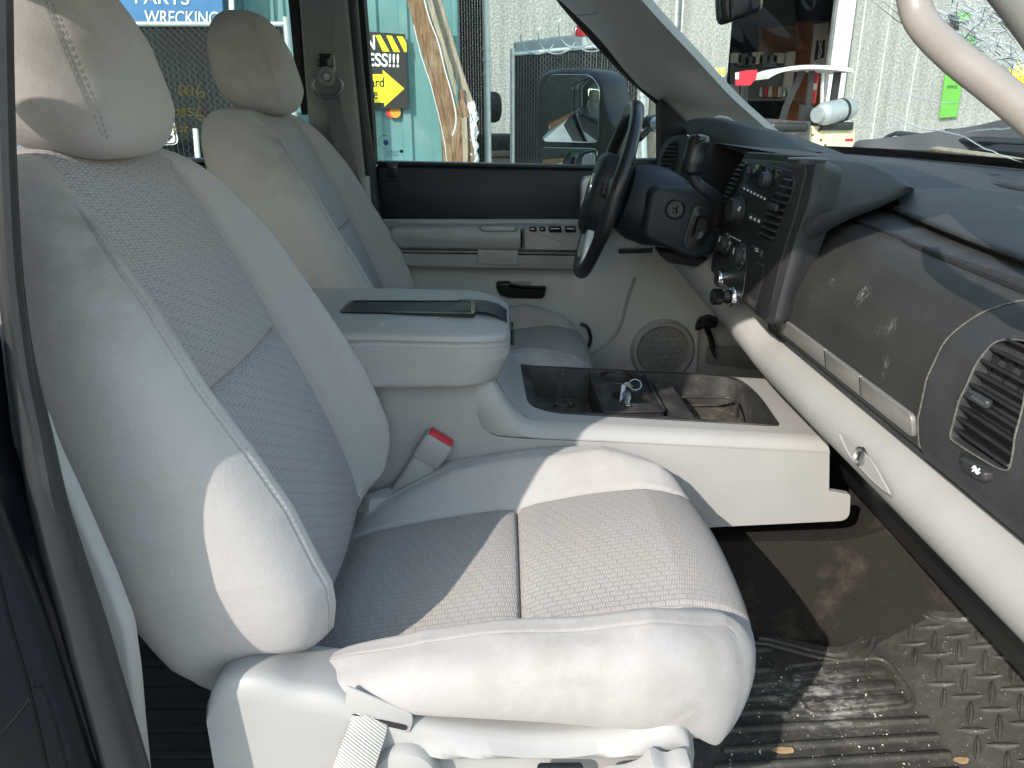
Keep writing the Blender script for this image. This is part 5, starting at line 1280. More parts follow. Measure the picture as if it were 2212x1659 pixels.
mk('defrost_outlet', *tube(np.array(sv_) + np.array([-.02, -.03, 0]), .003, 6, True), M['headliner'], pt)
# windshield glass
def xtop(y): return .205 + .13 * (1 - ((y - 1.32) / .60) ** 2)
def wsX(y, z):
    y = min(max(y, .50), 2.12); k = (z - 1.545) / .46
    yy = 1.32 + (y - 1.32) * (1 + .16 * min(max(k, 0), 1)); yy = min(max(yy, .56), 2.08)
    return float(wsx(yy)) + .012 + (xtop(y) - float(wsx(yy)) - .012) * k + .03 * math.sin(math.pi * min(max(k, 0), 1))
rows = []
for k in np.linspace(0, 1.06, 24):
    z = 1.545 + .46 * k; w = .76 - .10 * k; rows.append([(wsX(y, z), y, z) for y in np.linspace(1.32 - w, 1.32 + w, 50)])
ws = mk('windshield', *sheet(rows), M['windshield'], cab)
def onW(u, v, off=.003):
    d = sight(u, v); t0 = .5
    for t in np.linspace(.4, 2.6, 900):
        p = CAM + d * t
        if p[0] > wsX(p[1], p[2]) - off: return p
    return p
fr_ = spline([(wsX(y, 1.552), y, 1.552) for y in np.linspace(.6, 2.05, 30)], 60)
mk('black_glass_edge', *strip(fr_ + np.array([-.002, 0, 0]), (-.6, 0, .8), .022, .002), M['black_matt'], ws)
def crack(px, r=.0008, m='crack', jag=1.2):
    P = []
    for i in range(len(px) - 1):
        a, b = np.array(px[i], float), np.array(px[i + 1], float); n = max(int(np.linalg.norm(b - a) / 14), 1)
        for k in range(n): P.append(a + (b - a) * k / n + rng.normal(size=2) * jag * (k > 0))
    P.append(np.array(px[-1], float))
    W3 = [onW(*p) for p in P]
    mk('crack', *tube(W3, np.interp(np.linspace(0, 1, len(W3)), [0, .2, .85, 1], [r * .4, r, r, r * .2]), 4), M[m], ws)
for px, r in (([(1882, 2), (1905, 20), (1950, 52), (2000, 84), (2052, 120), (2100, 150)], .0006), ([(1905, 2), (1940, 30), (1985, 70), (2010, 100)], .0005), ([(1920, 4), (1990, 30), (2040, 60)], .0007)): crack(px, r, 'crack_dark')
for px, r in (([(1917, 185), (1950, 200), (1985, 213), (2025, 221), (2065, 223), (2092, 217)], .0008), ([(1921, 249), (1960, 266), (2000, 280), (2040, 285), (2072, 292), (2110, 312), (2160, 335), (2212, 352)], .0009),
              ([(2072, 292), (2110, 282), (2165, 280), (2200, 270), (2190, 262), (2212, 282)], .0009), ([(1958, 66), (2000, 86), (2040, 106), (2090, 140)], .0006), ([(1915, 2), (1950, 14), (1990, 28)], .0008)): crack(px, r)
for _ in range(560):                                              # crazed corner, fanning out of the impact
    cu, cv = rng.uniform(2035, 2250), rng.uniform(-20, 175)
    if (cv - 20) > (cu - 2030) * .95 + 30: continue
    a = math.radians(rng.normal(36, 16) if rng.random() < .72 else rng.uniform(-70, 110)); L_ = rng.uniform(10, 62)
    d2 = np.array([math.cos(a), math.sin(a)]); p = np.array([cu, cv])
    crack([p - d2 * L_ / 2, p + rng.normal(size=2) * 2, p + d2 * L_ / 2], rng.uniform(.0003, .0008), 'crack' if rng.random() < .88 else 'crack_dark', 1.5)
# rear-view mirror
mq = [(1564, -60), (1650, -60), (1645, 14), (1636, 27), (1612, 37), (1578, 47), (1569, 40), (1566, 20)]
rv = thing('rear_view_mirror', 'black inside mirror hanging at the top of the windshield', 'mirror', tuple(at(1605, 0, y=1.2)))
mk('mirror_shell', *plate(rpoly([at(u, v, y=1.16) for u, v in mq], .008, 5), (0, -1, 0), .01, .006, .05), M['gloss_black'], rv)
mk('mirror_frame', *plate(rpoly([at(u, v, y=1.148) for u, v in ((1562, -60), (1575, -60), (1574, 20), (1578, 46), (1569, 40), (1565, 20))], .003, 4), (0, -1, 0), .004, .002, .004), M['black'], rv)
# near windshield pillar and its grab handle
pa = spline([at(u, v, y=y) for u, v, y in ((2080, -160, .76), (2150, -40, .70), (2212, 40, .665), (2300, 160, .62), (2420, 330, .59))], 30)
mk('near_windshield_pillar', *tube(pa + np.array([.02, 0, .02]), .045, 16, flat=.7), M['pillar_trim'], cab)
gh = [(1960, -120, .66), (1968, -40, .655), (1974, 0, .65), (1984, 35, .645), (2011, 73, .63), (2070, 128, .60), (2140, 182, .575), (2212, 240, .55), (2300, 315, .52), (2380, 390, .52)]
grab = mk('grab_handle', *tube(spline([at(u, v, y=y) for u, v, y in gh], 60), .0118, 18), M['grab'])
tag(grab, 'tan grey bent grab handle on the near windshield pillar', 'handle')
# foot pedals beyond the console
pdl = thing('parking_brake_pedal', 'black parking brake pedal in the driver footwell beyond the console', 'pedal', tuple(at(1540, 740, y=2.0)))
pp = [at(u, v, y=2.0) for u, v in ((1500, 708), (1508, 692), (1530, 686), (1552, 694), (1545, 706), (1524, 704), (1508, 712))]
mk('pedal_pad', *plate(rpoly(pp, .006), (-.3, -1, 0), .02, .006, .04), M['rubber'], pdl)
mk('pedal_arm', *tube(spline([at(u, v, y=2.02) for u, v in ((1522, 700), (1535, 730), (1540, 760), (1546, 772))], 14), [.016] * 10 + [.012, .01, .008, .006], 8, flat=.5), M['black'], pdl)
pan('kick_panel', [(1512, 690), (1700, 700), (1700, 900), (1504, 900)], 2.07, .012, M['trim'], cab, .01, .004, .02)
pan('kick_recess', [(1526, 745), (1640, 752), (1640, 800), (1524, 786)], 2.055, .002, M['pillar_trim'], cab, .01, .001)

# near door, swung open ahead of the doorway
pd = thing('passenger_door', 'open passenger door swung forward ahead of the doorway', 'door', (.80, .46, .7))
da = norm((.46, -.89, 0)); dn2 = np.array([-da[1] * -1, da[0], 0]) * -1; dn2 = norm(np.cross((0, 0, 1), da)); dn2 = dn2 if dn2[0] < 0 else -dn2
ax3 = [da, dn2, (0, 0, 1)]; dc3 = np.array([.80, .40, 0]) + da * .55
mk('outer_skin', *box(dc3 - dn2 * .06 + np.array([0, 0, 1.08]), (1.05, .05, .86), ax3, .02), M['body_paint'], pd)
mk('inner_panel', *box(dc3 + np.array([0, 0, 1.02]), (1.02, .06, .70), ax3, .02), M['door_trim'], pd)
mk('belt_pad', *box(dc3 + dn2 * .01 + np.array([0, 0, 1.44]), (1.02, .07, .12), ax3, .02), M['navy'], pd)
mk('armrest', *box(dc3 + dn2 * .06 + np.array([0, 0, 1.26]), (.66, .09, .08), ax3, .02), M['vinyl'], pd)
mk('window_frame', *tube([dc3 - da * .50 + np.array([0, 0, 1.5]), dc3 - da * .20 + np.array([0, 0, 1.92]), dc3 + da * .46 + np.array([0, 0, 1.97]), dc3 + da * .50 + np.array([0, 0, 1.5])], .022, 8), M['body_paint'], pd)

# ------------------------------------------------------------------ hood, cowl and wipers beyond the glass
hoodt = thing('truck_hood', 'dusty truck hood, sky reflection put into its grey, with ribbed dome and louvres seen through the windshield', 'hood', (1.5, 1.32, 1.2))
def zh(x, y):
    d = abs(y - 1.32); dome = np.interp(d, [0, .30, .42, .52, .62, .78, .86], [1.636, 1.640, 1.636, 1.618, 1.604, 1.582, 1.50])
    return dome - .035 * ((x - 1.0) / 1.2) ** 2 * 1.2 + .012 * np.clip((x - .95) / .2, 0, 1) - .012
xr = lambda y: wsX(min(max(y, .6), 2.06), 1.56) + .16
rows = []
for k in np.linspace(0, 1, 40): rows.append([(xr(y) + k * (2.25 - xr(y)), y, float(zh(xr(y) + k * (2.25 - xr(y)), y))) for y in np.linspace(.46, 2.18, 90)])
rows = [[(p[0] + .01, p[1], p[2] - .05) for p in rows[0]]] + rows + [[(p[0] + .02, p[1], p[2] - .3) for p in rows[-1]]]
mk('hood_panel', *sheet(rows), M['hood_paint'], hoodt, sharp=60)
for k in range(6):
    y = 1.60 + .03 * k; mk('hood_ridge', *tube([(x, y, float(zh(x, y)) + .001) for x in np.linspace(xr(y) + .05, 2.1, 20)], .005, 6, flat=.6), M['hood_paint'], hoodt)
for k in range(8):
    c = at(1972 + 12.5 * k, 283 + 2.2 * k, x=1.13 - .002 * k); mk('hood_louvre', *box((c[0], c[1], float(zh(c[0], c[1])) + .004), (.05, .012, .008), None, .003), M['black_matt'], hoodt)
cowl = thing('windshield_cowl', 'black plastic cowl with wiper and pale strip at the foot of the windshield', 'cowl', (1.05, 1.5, 1.45))
rows = []
for y in np.linspace(.55, 2.1, 40):
    xb = wsX(y, 1.54); rows.append([(xb + .012, y, 1.520), (xb + .05, y, 1.535), (xb + .11, y, 1.548), (xb + .17, y, 1.56), (xb + .20, y, 1.53)])
mk('cowl_panel', *sheet(rows), M['black'], cowl)
wpz = [at(u, v, x=x) for u, v, x in ((1880, 322, 1.0), (1912, 300, 1.03), (1932, 288, 1.05), (2010, 296, 1.08), (2140, 303, 1.08), (2320, 312, 1.08))]
mk('cowl_ramp', *tube(spline(wpz, 30), .012, 16, flat=.45), M['black'], cowl)
pale = plain('pale_dry_strip', (.33, .30, .22), .5, mott=.3, scale=80)
mk('wiper_blade', *tube(spline([at(u, v, x=x) for u, v, x in ((1968, 316, 1.04), (2050, 326, 1.05), (2140, 338, 1.055), (2212, 350, 1.06), (2300, 366, 1.06))], 30), .007, 8), pale, cowl)
mk('wiper_arm', *tube(spline([at(u, v, x=1.05) for u, v in ((1960, 330), (2060, 340), (2150, 352), (2300, 372))], 20), .009, 8), M['black'], cowl)
# ------------------------------------------------------------------ the yard
M['asphalt'] = plain('pale_worn_yard_concrete', (.46, .45, .43), .9, mott=.1, scale=.6, grain=.5, gscale=60, gdist=.006, stain=[(.4, .5, .75, (.12, .115, .11), .6)])
g = mk('ground', *sheet([[(x, y, 0.0) for y in np.linspace(-200, 200, 9)] for x in np.linspace(-200, 200, 9)]), M['asphalt'], kind='structure', label='pale worn concrete yard', base=(0, 0, 0))
M['teal'] = plain('teal_painted_steel', (.105, .235, .24), .5, mott=.10, scale=3, stain=[(2.5, .5, .75, (.22, .33, .32), .5), (9, .62, .75, (.20, .22, .20), .5)])
_m = N('exposed_aggregate_concrete')
_x = _m.mix(_m.ramp(_m.noise(26, 6, .75), .34, .66), (.24, .245, .23), (.60, .605, .57))
_x = _m.mix(_m.ramp(_m.noise(2.2, 6, .7, stretch=(3.0, 3.0, .22)), .45, .72, 0, .55), _x, (.20, .205, .185))
_x = _m.mix(_m.ramp(_m.noise(3.5, 4, .6, stretch=(5, 5, .12)), .62, .74, 0, .6), _x, (.62, .63, .60))
_m.col(_x); _m.set(.95, 0, .1); _m.bump(_m.noise(28, 5, .7), .8, .05); M['aggregate'] = _m.m
_m = N('weathered_brown_board')
_x = _m.mix(_m.ramp(_m.noise(6, 6, .7, stretch=(9, 9, .9)), .3, .7), (.10, .055, .032), (.34, .21, .125))
_x = _m.mix(_m.ramp(_m.noise(3, 5, .6), .52, .75, 0, .7), _x, (.40, .33, .25)); _m.col(_x); _m.set(.85, 0, .2); _m.bump(_m.noise(8, 5, .7, stretch=(9, 9, .8)), .6, .02); M['board'] = _m.m
_m = N('grey_weathered_wood')
_x = _m.mix(_m.ramp(_m.noise(6, 6, .7, stretch=(9, 9, .9)), .3, .7), (.20, .16, .12), (.48, .41, .32)); _m.col(_x); _m.set(.85, 0, .2); _m.bump(_m.noise(8, 5, .7, stretch=(9, 9, .8)), .6, .02); M['greywood'] = _m.m
M['slat'] = plain('black_privacy_slat', (.007, .0075, .008), .6, spec=.2, mott=.3, scale=8)
M['galv'] = plain('galvanised_steel', (.46, .50, .51), .45, metal=.5, mott=.12, scale=14)
M['mesh_wire'] = plain('dull_mesh_wire', (.06, .062, .062), .6, mott=.2, scale=10)
M['sign_black'] = plain('sign_black', (.012, .012, .012), .5)
M['sign_yellow'] = plain('sign_yellow', (.85, .72, .015), .5, mott=.03)
M['sign_blue'] = plain('sign_blue', (.035, .16, .36), .5, mott=.15, scale=5, stain=(4, .55, .8, (.20, .30, .38), .5))
M['sign_green'] = plain('sign_green', (.13, .42, .06), .6, mott=.06, scale=6)
M['sign_red'] = plain('sign_red', (.62, .02, .04), .5)
M['orange'] = plain('orange_brown_panel', (.34, .13, .055), .8, mott=.15, scale=4)
M['tyre'] = plain('dusty_tyre', (.05, .048, .046), .85, mott=.3, scale=10, stain=(12, .5, .7, (.14, .13, .12), .6))
M['cream'] = plain('cream_paint', (.72, .66, .42), .5, mott=.08, scale=6, stain=(8, .6, .75, (.25, .20, .12), .6))
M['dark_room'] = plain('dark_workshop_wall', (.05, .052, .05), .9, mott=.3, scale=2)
M['shop_grey'] = plain('workshop_grey', (.16, .17, .17), .8, mott=.3, scale=5)

M['joint'] = plain('pale_wall_joint', (.50, .50, .475), .9, mott=.2, scale=8)
# teal corrugated building
YT = 8.6
tb = thing('teal_building', 'teal ribbed metal shed wall behind the fence', 'building', (-3.2, YT, 0))
pitch = [0, .05, .075, .155, .18, .26, .31]; dep = [0, 0, .03, .03, 0, 0, 0]
xr_ = at(985, 300, y=YT)[0]
for k in range(8):
    x1 = xr_ - k * .93; prof = []
    for j in range(3):
        for q, d in zip(pitch[:-1], dep[:-1]): prof.append((x1 - .93 + .31 * j + q, YT - d))
    prof.append((x1 - .004, YT))
    mk('wall_panel', *sheet([[(x, y, 0) for x, y in prof], [(x, y - .002, 5.2) for x, y in prof]]), M['teal'], tb, smooth=False)
mk('corner_post', *box((xr_ + .02, YT + .05, 2.6), (.06, .2, 5.2), None, .01), M['teal'], tb)
mk('wall_core', *box((xr_ - 3.7, YT + .12, 2.5), (7.4, .16, 5.0)), M['shop_grey'], tb)

def face_pts(px, y): return [at(u, v, y=y) for u, v in px]
def flat(nm, px, y, h, m, parent, r=0, bev=0, k=4):
    P = face_pts(px, y); P = rpoly(P, r, k) if r else np.array(P)
    return mk(nm, *plate(P, (0, -1, 0), h, bev), M[m], parent, smooth=False)
def c1(x, y): return (691.2 + x * .36458, y * .36458)
def c3(x, y): return (1405.4 + x * .36458, y * .36458)
def c00(x, y): return (x * .36458, y * .36458)
# black and yellow yard sign
YS1 = YT - .09
ysn = thing('yard_sign', 'black sign with yellow arrow and white capitals on the teal wall', 'sign', tuple(at(840, 235, y=YS1)))
flat('board', [(712, 63), c1(505, 203), c1(524, 640), (716, 239)], YS1, .012, 'sign_black', ysn)
flat('arrow', [c1(q[0], q[1]) for q in ((150, 438), (372, 440), (372, 414), (500, 525), (382, 632), (382, 609), (160, 606))], YS1 - .013, .002, 'sign_yellow', ysn)
for q in (((328, 207), (358, 208), (412, 305), (372, 305)), ((393, 210), (425, 212), (475, 308), (437, 308)), ((455, 214), (490, 216), (512, 255), (514, 308), (500, 308))):
    flat('stripe', [c1(*p) for p in q], YS1 - .013, .002, 'sign_yellow', ysn)
def lettering(body, px, y, m, parent, bold=.0, lift=.004):
    p00, p10, p01 = [at(u, v, y=y) for u, v in px]
    mk('lettering', *text_geo(body, p00, p10, p01, lift, bold), M[m], parent, smooth=False)
lettering('N', (c1(270, 292), c1(327, 294), c1(268, 206)), YS1 - .014, 'white', ysn, .022)
lettering('ESS!!!', (c1(285, 392), c1(468, 400), c1(285, 312)), YS1 - .014, 'white', ysn, .022)
lettering('ard', (c1(300, 516), c1(379, 516), c1(300, 458)), YS1 - .016, 'sign_black', ysn, .01)
lettering('e', (c1(318, 586), c1(342, 586), c1(318, 543)), YS1 - .016, 'sign_black', ysn, .01)
cs = thing('card_sticker', 'small white card sticker with red and orange discs below the yard sign', 'sticker', tuple(at(*c1(437, 690), y=YT - .05)))
flat('card', [c1(408, 648), c1(465, 648), c1(465, 692), c1(408, 692)], YT - .05, .003, 'white_dirty', cs)
for x, m in ((424, 'sign_red'), (446, 'stick_orange')):
    if m == 'stick_orange' : M.setdefault(m, plain('sticker_orange', (.75, .30, .02), .5))
    c = at(*c1(x, 664), y=YT - .055 - .004 * (x > 430)); mk('disc', *lathe(c, (0, -1, 0), [(.058, 0), (.058, .002), (0, .002)], 24), M[m], cs)
# blue wrecking sign
YB = 8.2
bs = thing('wrecking_sign', 'faded blue sign with white capitals WRECKING above the black slats', 'sign', tuple(at(400, 50, y=YB)))
flat('board', [(230, -190), (476, -190), (484, 56), (236, 46)], YB, .03, 'sign_blue', bs)
lettering('WRECKING', ((312, 51), (471, 54), (312, 22)), YB - .032, 'white_dirty', bs, .012)
lettering('PARTS', ((292, 8), (409, 11), (292, -22)), YB - .032, 'white_dirty', bs, .012)
flat('post', [(490, -190), (500, -190), (508, 60), (498, 60)], YB, .03, 'white_dirty', bs)

# fire lane sign on the gate behind the rear glass
YFL = 7.35
fls = thing('fire_lane_sign', 'white no parking sign reading FIRE LANE with a black arrow on the slatted gate', 'sign', tuple(at(345, 318, y=YFL)))
mk('plate', *plate(rpoly(face_pts([(262, 262), (374, 252), (388, 312), (262, 318)], YFL), .06, 4), (0, -1, 0), .012), M['white_dirty'], fls, smooth=False)
rq = face_pts([(270, 259), (372, 258), (382, 310), (270, 314)], YFL - .0125); mk('border', *tube(rpoly(rq, .05, 5), .006, 4, True), M['sign_black'], fls)
lettering('FIRE LANE', ((306, 308), (357, 304), (306, 300)), YFL - .014, 'sign_black', fls, .02)
flat('arrow', [(356, 298), (362, 294), (359, 288), (374, 294), (364, 306), (364, 299), (357, 302)], YFL - .013, .002, 'sign_black', fls)
mk('red_circle', *tube([at(338, 286, y=YFL - .016) + .10 * np.array([math.cos(t), 0, math.sin(t)]) for t in np.linspace(0, 2 * math.pi, 28, endpoint=False)], .014, 5, True), M['sign_red'], fls)
mk('bar', *strip([at(352, 291, y=YFL - .014), at(358, 287, y=YFL - .014)], (0, 0, 1), .01, .003), M['sign_black'], fls)
# slat fences: black slats in galvanised mesh
def slat_gate(nm, label, px_rect, y, n, rails, mesh_n, group='black slatted chain link gates', slope=0):
    (u0, v0), (u1, v1) = px_rect
    a, b = at(u0, v0, y=y), at(u1, v0, y=y); zt3 = a[2]; root = thing(nm, label, 'gate', ((a[0] + b[0]) / 2, y, 0), group)
    W_ = b[0] - a[0]; w = W_ / n
    zt = lambda x: zt3 + slope * (x - a[0])
    for k in range(n):
        xc_ = a[0] + (k + .5) * w
        mk('slat', *box((xc_, y + .012 + .006 * (k % 2), (zt(xc_) - .03) / 2 + .03), (w * .90, .008, zt(xc_) - .06), None, 0), M['slat'], root, smooth=False)
    for x, r in ((a[0], .03), (b[0], .03)): mk('post', *tube([(x, y, 0), (x, y, zt(x) + .06)], r, 10), M['galv'], root)
    mk('top_rail', *tube([(a[0], y, zt(a[0])), (b[0], y, zt(b[0]))], .024, 10), M['galv'], root)
    wires = []; d = .062; zb = max(.0, at(u0, v1, y=y)[2]); hgt = zt3 - zb
    m_ = int((W_ + hgt) / d)
    for s in (1, -1):
        for k in range(m_ + 1):
            x0 = a[0] + k * d if s < 0 else a[0] - hgt + k * d
            p, q = np.array([x0, y - .012, zb]), np.array([x0 + s * hgt * (1 if s > 0 else 1), y - .012, zt3])
            t0, t1 = 0, 1; dx = q[0] - p[0]
            lo, hi = sorted(((a[0] - p[0]) / dx, (b[0] - p[0]) / dx)); t0, t1 = max(0, lo), min(1, hi)
            if t1 - t0 > .01:
                A3, B3 = p + (q - p) * t0, p + (q - p) * t1
                lim = min(zt(A3[0]), zt(B3[0])); wires.append(tube([A3, B3], .0022, 3))
    if wires: mk('chain_link_mesh', *cat(wires), M['mesh_wire'], root, kind='stuff', smooth=False)
    return root
slat_gate('slat_gate', 'black slatted chain link gate behind the rear door glass', ((255, 52), (618, 420)), 7.6, 60, 1, 0)
gl1 = thing('light_pole', 'pale grey stick leaning by the slatted gate behind the rear door glass', 'stick', tuple(at(427, 345, y=7.4)))
mk('shaft', *tube([at(422, 278, y=7.45), at(432, 400, y=7.40)], .025, 8), M['white_dirty'], gl1)
slat_gate('slat_gate', 'black slatted chain link gate between the leaning boards and the pole', ((895, -120), (1047, 420)), 9.4, 26, 1, 0)
slat_gate('slat_gate', 'black slatted gate with sloping top rail behind the door mirror', ((1107, 117), (1386, 420)), 9.8, 46, 1, 0, slope=.085)
rw = thing('razor_wire', 'loose coil of razor wire above the sloping gate rail', 'wire', tuple(at(1200, 110, y=9.7)))
for k, (u, v, r) in enumerate(((1118, 92, 18), (1160, 86, 22), (1205, 70, 24), (1236, 84, 20), (1262, 76, 22), (1300, 86, 20))):
    c = at(u, v, y=9.7); s = 9.7 / FOC * r * 1.05
    mk('wire_loop', *tube([c + np.array([s * math.cos(t) + .05 * t, .08 * math.sin(2 * t), s * math.sin(t) * 1.1]) for t in np.linspace(2.2, 2.2 + 2 * math.pi * .62, 30)], .008, 4), M['galv'], rw)
flat('concrete_block', [c1(1150, 255), c1(1615, 190), c1(1615, 290), c1(1150, 325)], 10.6, .3, 'shop_grey', None) if False else None
bl = thing('concrete_barrier', 'grey concrete barrier standing behind the sloping gate rail', 'barrier', tuple(at(1200, 420, y=10.8)))
mk('block', *plate(face_pts([c1(1148, 262), c1(1400, 228), c1(1640, 205), c1(1660, 1100), c1(1148, 1100)], 10.9), (0, -1, 0), .3, .03), plain('grey_barrier_concrete', (.30, .33, .33), .9, mott=.2, scale=4), bl)
rdt = thing('red_crate', 'small red crate lying on the grey barrier', 'crate', tuple(at(*c1(1578, 205), y=10.8)))
mk('crate', *box(at(*c1(1578, 194), y=10.7), (.30, .2, .15), None, .02), M['sign_red'], rdt)
mk('lid', *box(at(*c1(1582, 180), y=10.7), (.22, .16, .05), None, .01), M['sign_red'], rdt)
# galvanised pole with clamps, wood strip at the right of the gate
gp = thing('fence_pole', 'tall galvanised fence pole with wire clamps beside the black gate', 'pole', tuple(at(1053, 420, y=9.2)))
mk('shaft', *tube([at(1046, -150, y=9.2), at(1056, 420, y=9.2)], .040, 14), M['galv'], gp)
for v in (105, 128, 160): mk('clamp', *lathe(at(1050 + v * .01, v, y=9.2), (0, 0, 1), [(.05, -.02), (.05, .02)], 14), M['galv'], gp)
gp2 = thing('fence_pole', 'galvanised post at the right end of the sloping gate', 'pole', tuple(at(1392, 420, y=9.6)))
mk('shaft', *tube([at(1387, 150, y=9.6), at(1392, 420, y=9.6)], .045, 12), M['galv'], gp2)
mk('collar', *lathe(at(1388, 205, y=9.6), (0, 0, 1), [(.055, -.02), (.055, .02)], 12), M['galv'], gp2)
pst = thing('wood_post', 'pale timber post right of the sloping gate', 'post', tuple(at(1408, 420, y=10.4)))
mk('shaft', *box((at(1408, 300, y=10.4)[0], 10.4, 1.0), (.12, .10, 2.1), None, .01), M['greywood'], pst)
mk('cap', *box((at(1408, 300, y=10.4)[0], 10.4, 2.07), (.14, .12, .03), None, .008), M['greywood'], pst)

# leaning boards
def board(nm, label, px, y0, th, m, parent=None):
    root = thing(nm, label, 'board', tuple(at(*c1(*px[len(px) // 2]), y=y0)), 'weathered boards leaning on the fence')
    o = mk('board_face', *plate(face_pts([c1(*p) for p in px], y0), (0, -1, 0), th, .006), M[m], root, smooth=False); return root
b1 = board('leaning_board', 'wide brown board leaning against the teal wall corner', [(490, -120), (585, -120), (612, 0), (646, 70), (702, 250), (765, 470), (818, 650), (835, 720), (826, 1100), (742, 1100), (722, 800), (690, 620), (610, 330), (555, 140), (515, 0)], 8.0, .06, 'board')
mk('batten', *plate(face_pts([c1(*p) for p in ((618, -60), (650, -60), (700, 120), (790, 420), (812, 560), (800, 575), (770, 470), (690, 210), (636, 30))], 7.92), (0, -1, 0), .04, .006), M['greywood'], b1, smooth=False)
b2 = board('leaning_board', 'narrow grey board with a broken end right of the brown board', [(648, -120), (716, -120), (722, 0), (760, 130), (850, 430), (916, 622), (898, 640), (872, 634), (826, 536), (745, 290), (690, 110), (655, 0)], 8.05, .07, 'greywood')
b3 = board('leaning_board', 'rotten splintered stump of a board below the broken end', [(822, 532), (856, 530), (858, 600), (882, 650), (890, 760), (912, 900), (918, 1100), (826, 1100), (822, 830), (836, 760), (826, 700), (816, 610)], 8.02, .08, 'board')
mk('splinter', *plate(face_pts([c1(*p) for p in ((840, 700), (870, 690), (880, 900), (872, 1000), (850, 990))], 7.93), (0, -1, 0), .03, .004), M['greywood'], b3, smooth=False)
fm = thing('foam_scrap', 'crumpled pale foam sheet stuffed beside the splintered board', 'scrap', tuple(at(*c1(900, 980), y=8.0)))
P, F = gbox(np.linspace(-1, 1, 7), np.linspace(-1, 1, 5), np.linspace(-1, 1, 22)); q = knorm(P, 3)
cc = at(*c1(903, 820), y=8.0); V = cc + q * np.array([.05, .05, .36]) + .010 * np.sin(q[:, 2:3] * 17 + q[:, :1] * 5) * np.array([1, 1, 0]) + rng.normal(size=q.shape) * .007
mk('sheet', V, F, M['white_dirty'], fm)
cb = mk('hanging_cable', *tube(spline([at(*c1(*p), y=7.85) for p in ((600, -120), (618, 0), (655, 130), (700, 250), (742, 420), (782, 560), (806, 690), (800, 760), (784, 803))], 50), .0065, 6), M['white_dirty'])
tag(cb, 'white cable hanging over the leaning brown board', 'cable')
cb2 = mk('hanging_cable', *tube(spline([at(*c1(*p), y=7.85) for p in ((555, 150), (600, 330), (650, 480), (672, 560), (705, 690), (722, 770), (742, 870), (752, 990))], 50), .004, 6), M['white_dirty'])
tag(cb2, 'thin pale cord running down the left edge of the brown board', 'cable')
# stacked tyres
def tyre(c, r, w, nm='tyre', label='', axis=(0, 0, 1)):
    t = thing('tyre', label, 'tyre', tuple(c), 'old tyres piled by the fence pole')
    mk('carcass', *lathe(c, axis, [(r * .62, -w * .42), (r * .74, -w * .5), (r * .93, -w * .47), (r, -w * .33), (r, w * .33), (r * .93, w * .47), (r * .74, w * .5), (r * .62, w * .42), (r * .58, 0), (r * .62, -w * .42)], 32), M['tyre'], t)
    a, b, wv = frame3(axis)
    for k in range(28):
        an = 2 * math.pi * k / 28; d = math.cos(an) * a + math.sin(an) * b
        mk('tread_block', *box(np.array(c) + d * r, (.016, r * .16, w * .58), [d, np.cross(wv, d), wv], .003), M['tyre'], t, smooth=False)
    return t
tx, ty_ = at(1082, 300, y=11.0)[0], 11.0
for k, lab in ((0, 'bottom tyre of the pile by the fence pole'), (1, 'second tyre up in the pile by the fence pole'), (2, 'third tyre up in the pile by the fence pole'), (3, 'fourth tyre up, just below the top of the pile'), (4, 'top lying tyre of the pile by the fence pole')):
    tyre((tx + .03 * (-1) ** k, ty_, .14 + .265 * k), .37, .25, label=lab)
tyre((at(1062, 235, y=11.2)[0], 11.1, at(1062, 240, y=11.2)[2] + .05), .19, .2, label='small dark wheel standing on top of the tyre pile', axis=(1, .3, 0))
plt_ = thing('pallet', 'timber pallet end showing under the tyres by the pole', 'pallet', tuple(at(1080, 420, y=10.5)))
for v in (332, 348, 366): mk('plank', *box(at(1075, v, y=10.5), (.75, .06, .07), None, .005), M['greywood'], plt_)
mk('bearer', *box(at(1090, 350, y=10.52), (.1, .06, .3), None, .005), M['board'], plt_)

# concrete building with an open workshop bay
YW = 14.5
cbd = thing('concrete_building', 'long exposed aggregate concrete building with an open workshop bay', 'building', (4, YW, 0))
xo0, xo1 = at(1572, 150, y=YW)[0], at(1797, 100, y=YW)[0]
mk('wall', *box((xo0 - 8, YW + .15, 4), (16, .3, 8)), M['aggregate'], cbd, smooth=False)
mk('wall', *box((xo1 + .12 + 8, YW + .15, 4), (16, .3, 8)), M['aggregate'], cbd, smooth=False)
mk('lintel', *box(((xo0 + xo1) / 2 + .06, YW + .15, 5.8), (xo1 - xo0 + .12, .3, 4.3)), M['aggregate'], cbd, smooth=False)
for du in (1466, 1850, 1905, 1975):
    x = at(du, 150, y=YW)[0]; mk('wall_joint', *box((x, YW - .003, 4), (.03, .01, 8)), M['joint'], cbd, smooth=False)
mk('bay_jamb', *box((xo1 + .14, YW - .04, 2.5), (.30, .10, 5.0), None, .01), M['white_dirty'], cbd, smooth=False)
mk('jamb_track', *box((xo1 - .03, YW - .02, 2.5), (.05, .12, 5.0), None, .01), M['shop_grey'], cbd, smooth=False)
dr = mk('downpipe', *tube([at(1466, -80, y=YW - .1), at(1460, 60, y=YW - .1), at(1462, 120, y=YW - .1)], .035, 8), M['galv'], cbd)
yb0 = YW + 7
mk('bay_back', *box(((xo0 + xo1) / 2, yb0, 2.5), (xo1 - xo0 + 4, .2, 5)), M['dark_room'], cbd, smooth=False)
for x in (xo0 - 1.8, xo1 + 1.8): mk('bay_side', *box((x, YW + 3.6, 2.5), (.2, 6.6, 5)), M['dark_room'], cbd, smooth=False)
mk('bay_ceiling', *box(((xo0 + xo1) / 2, YW + 3.7, 4.9), (xo1 - xo0 + 4, 6.8, .2)), M['dark_room'], cbd, smooth=False)
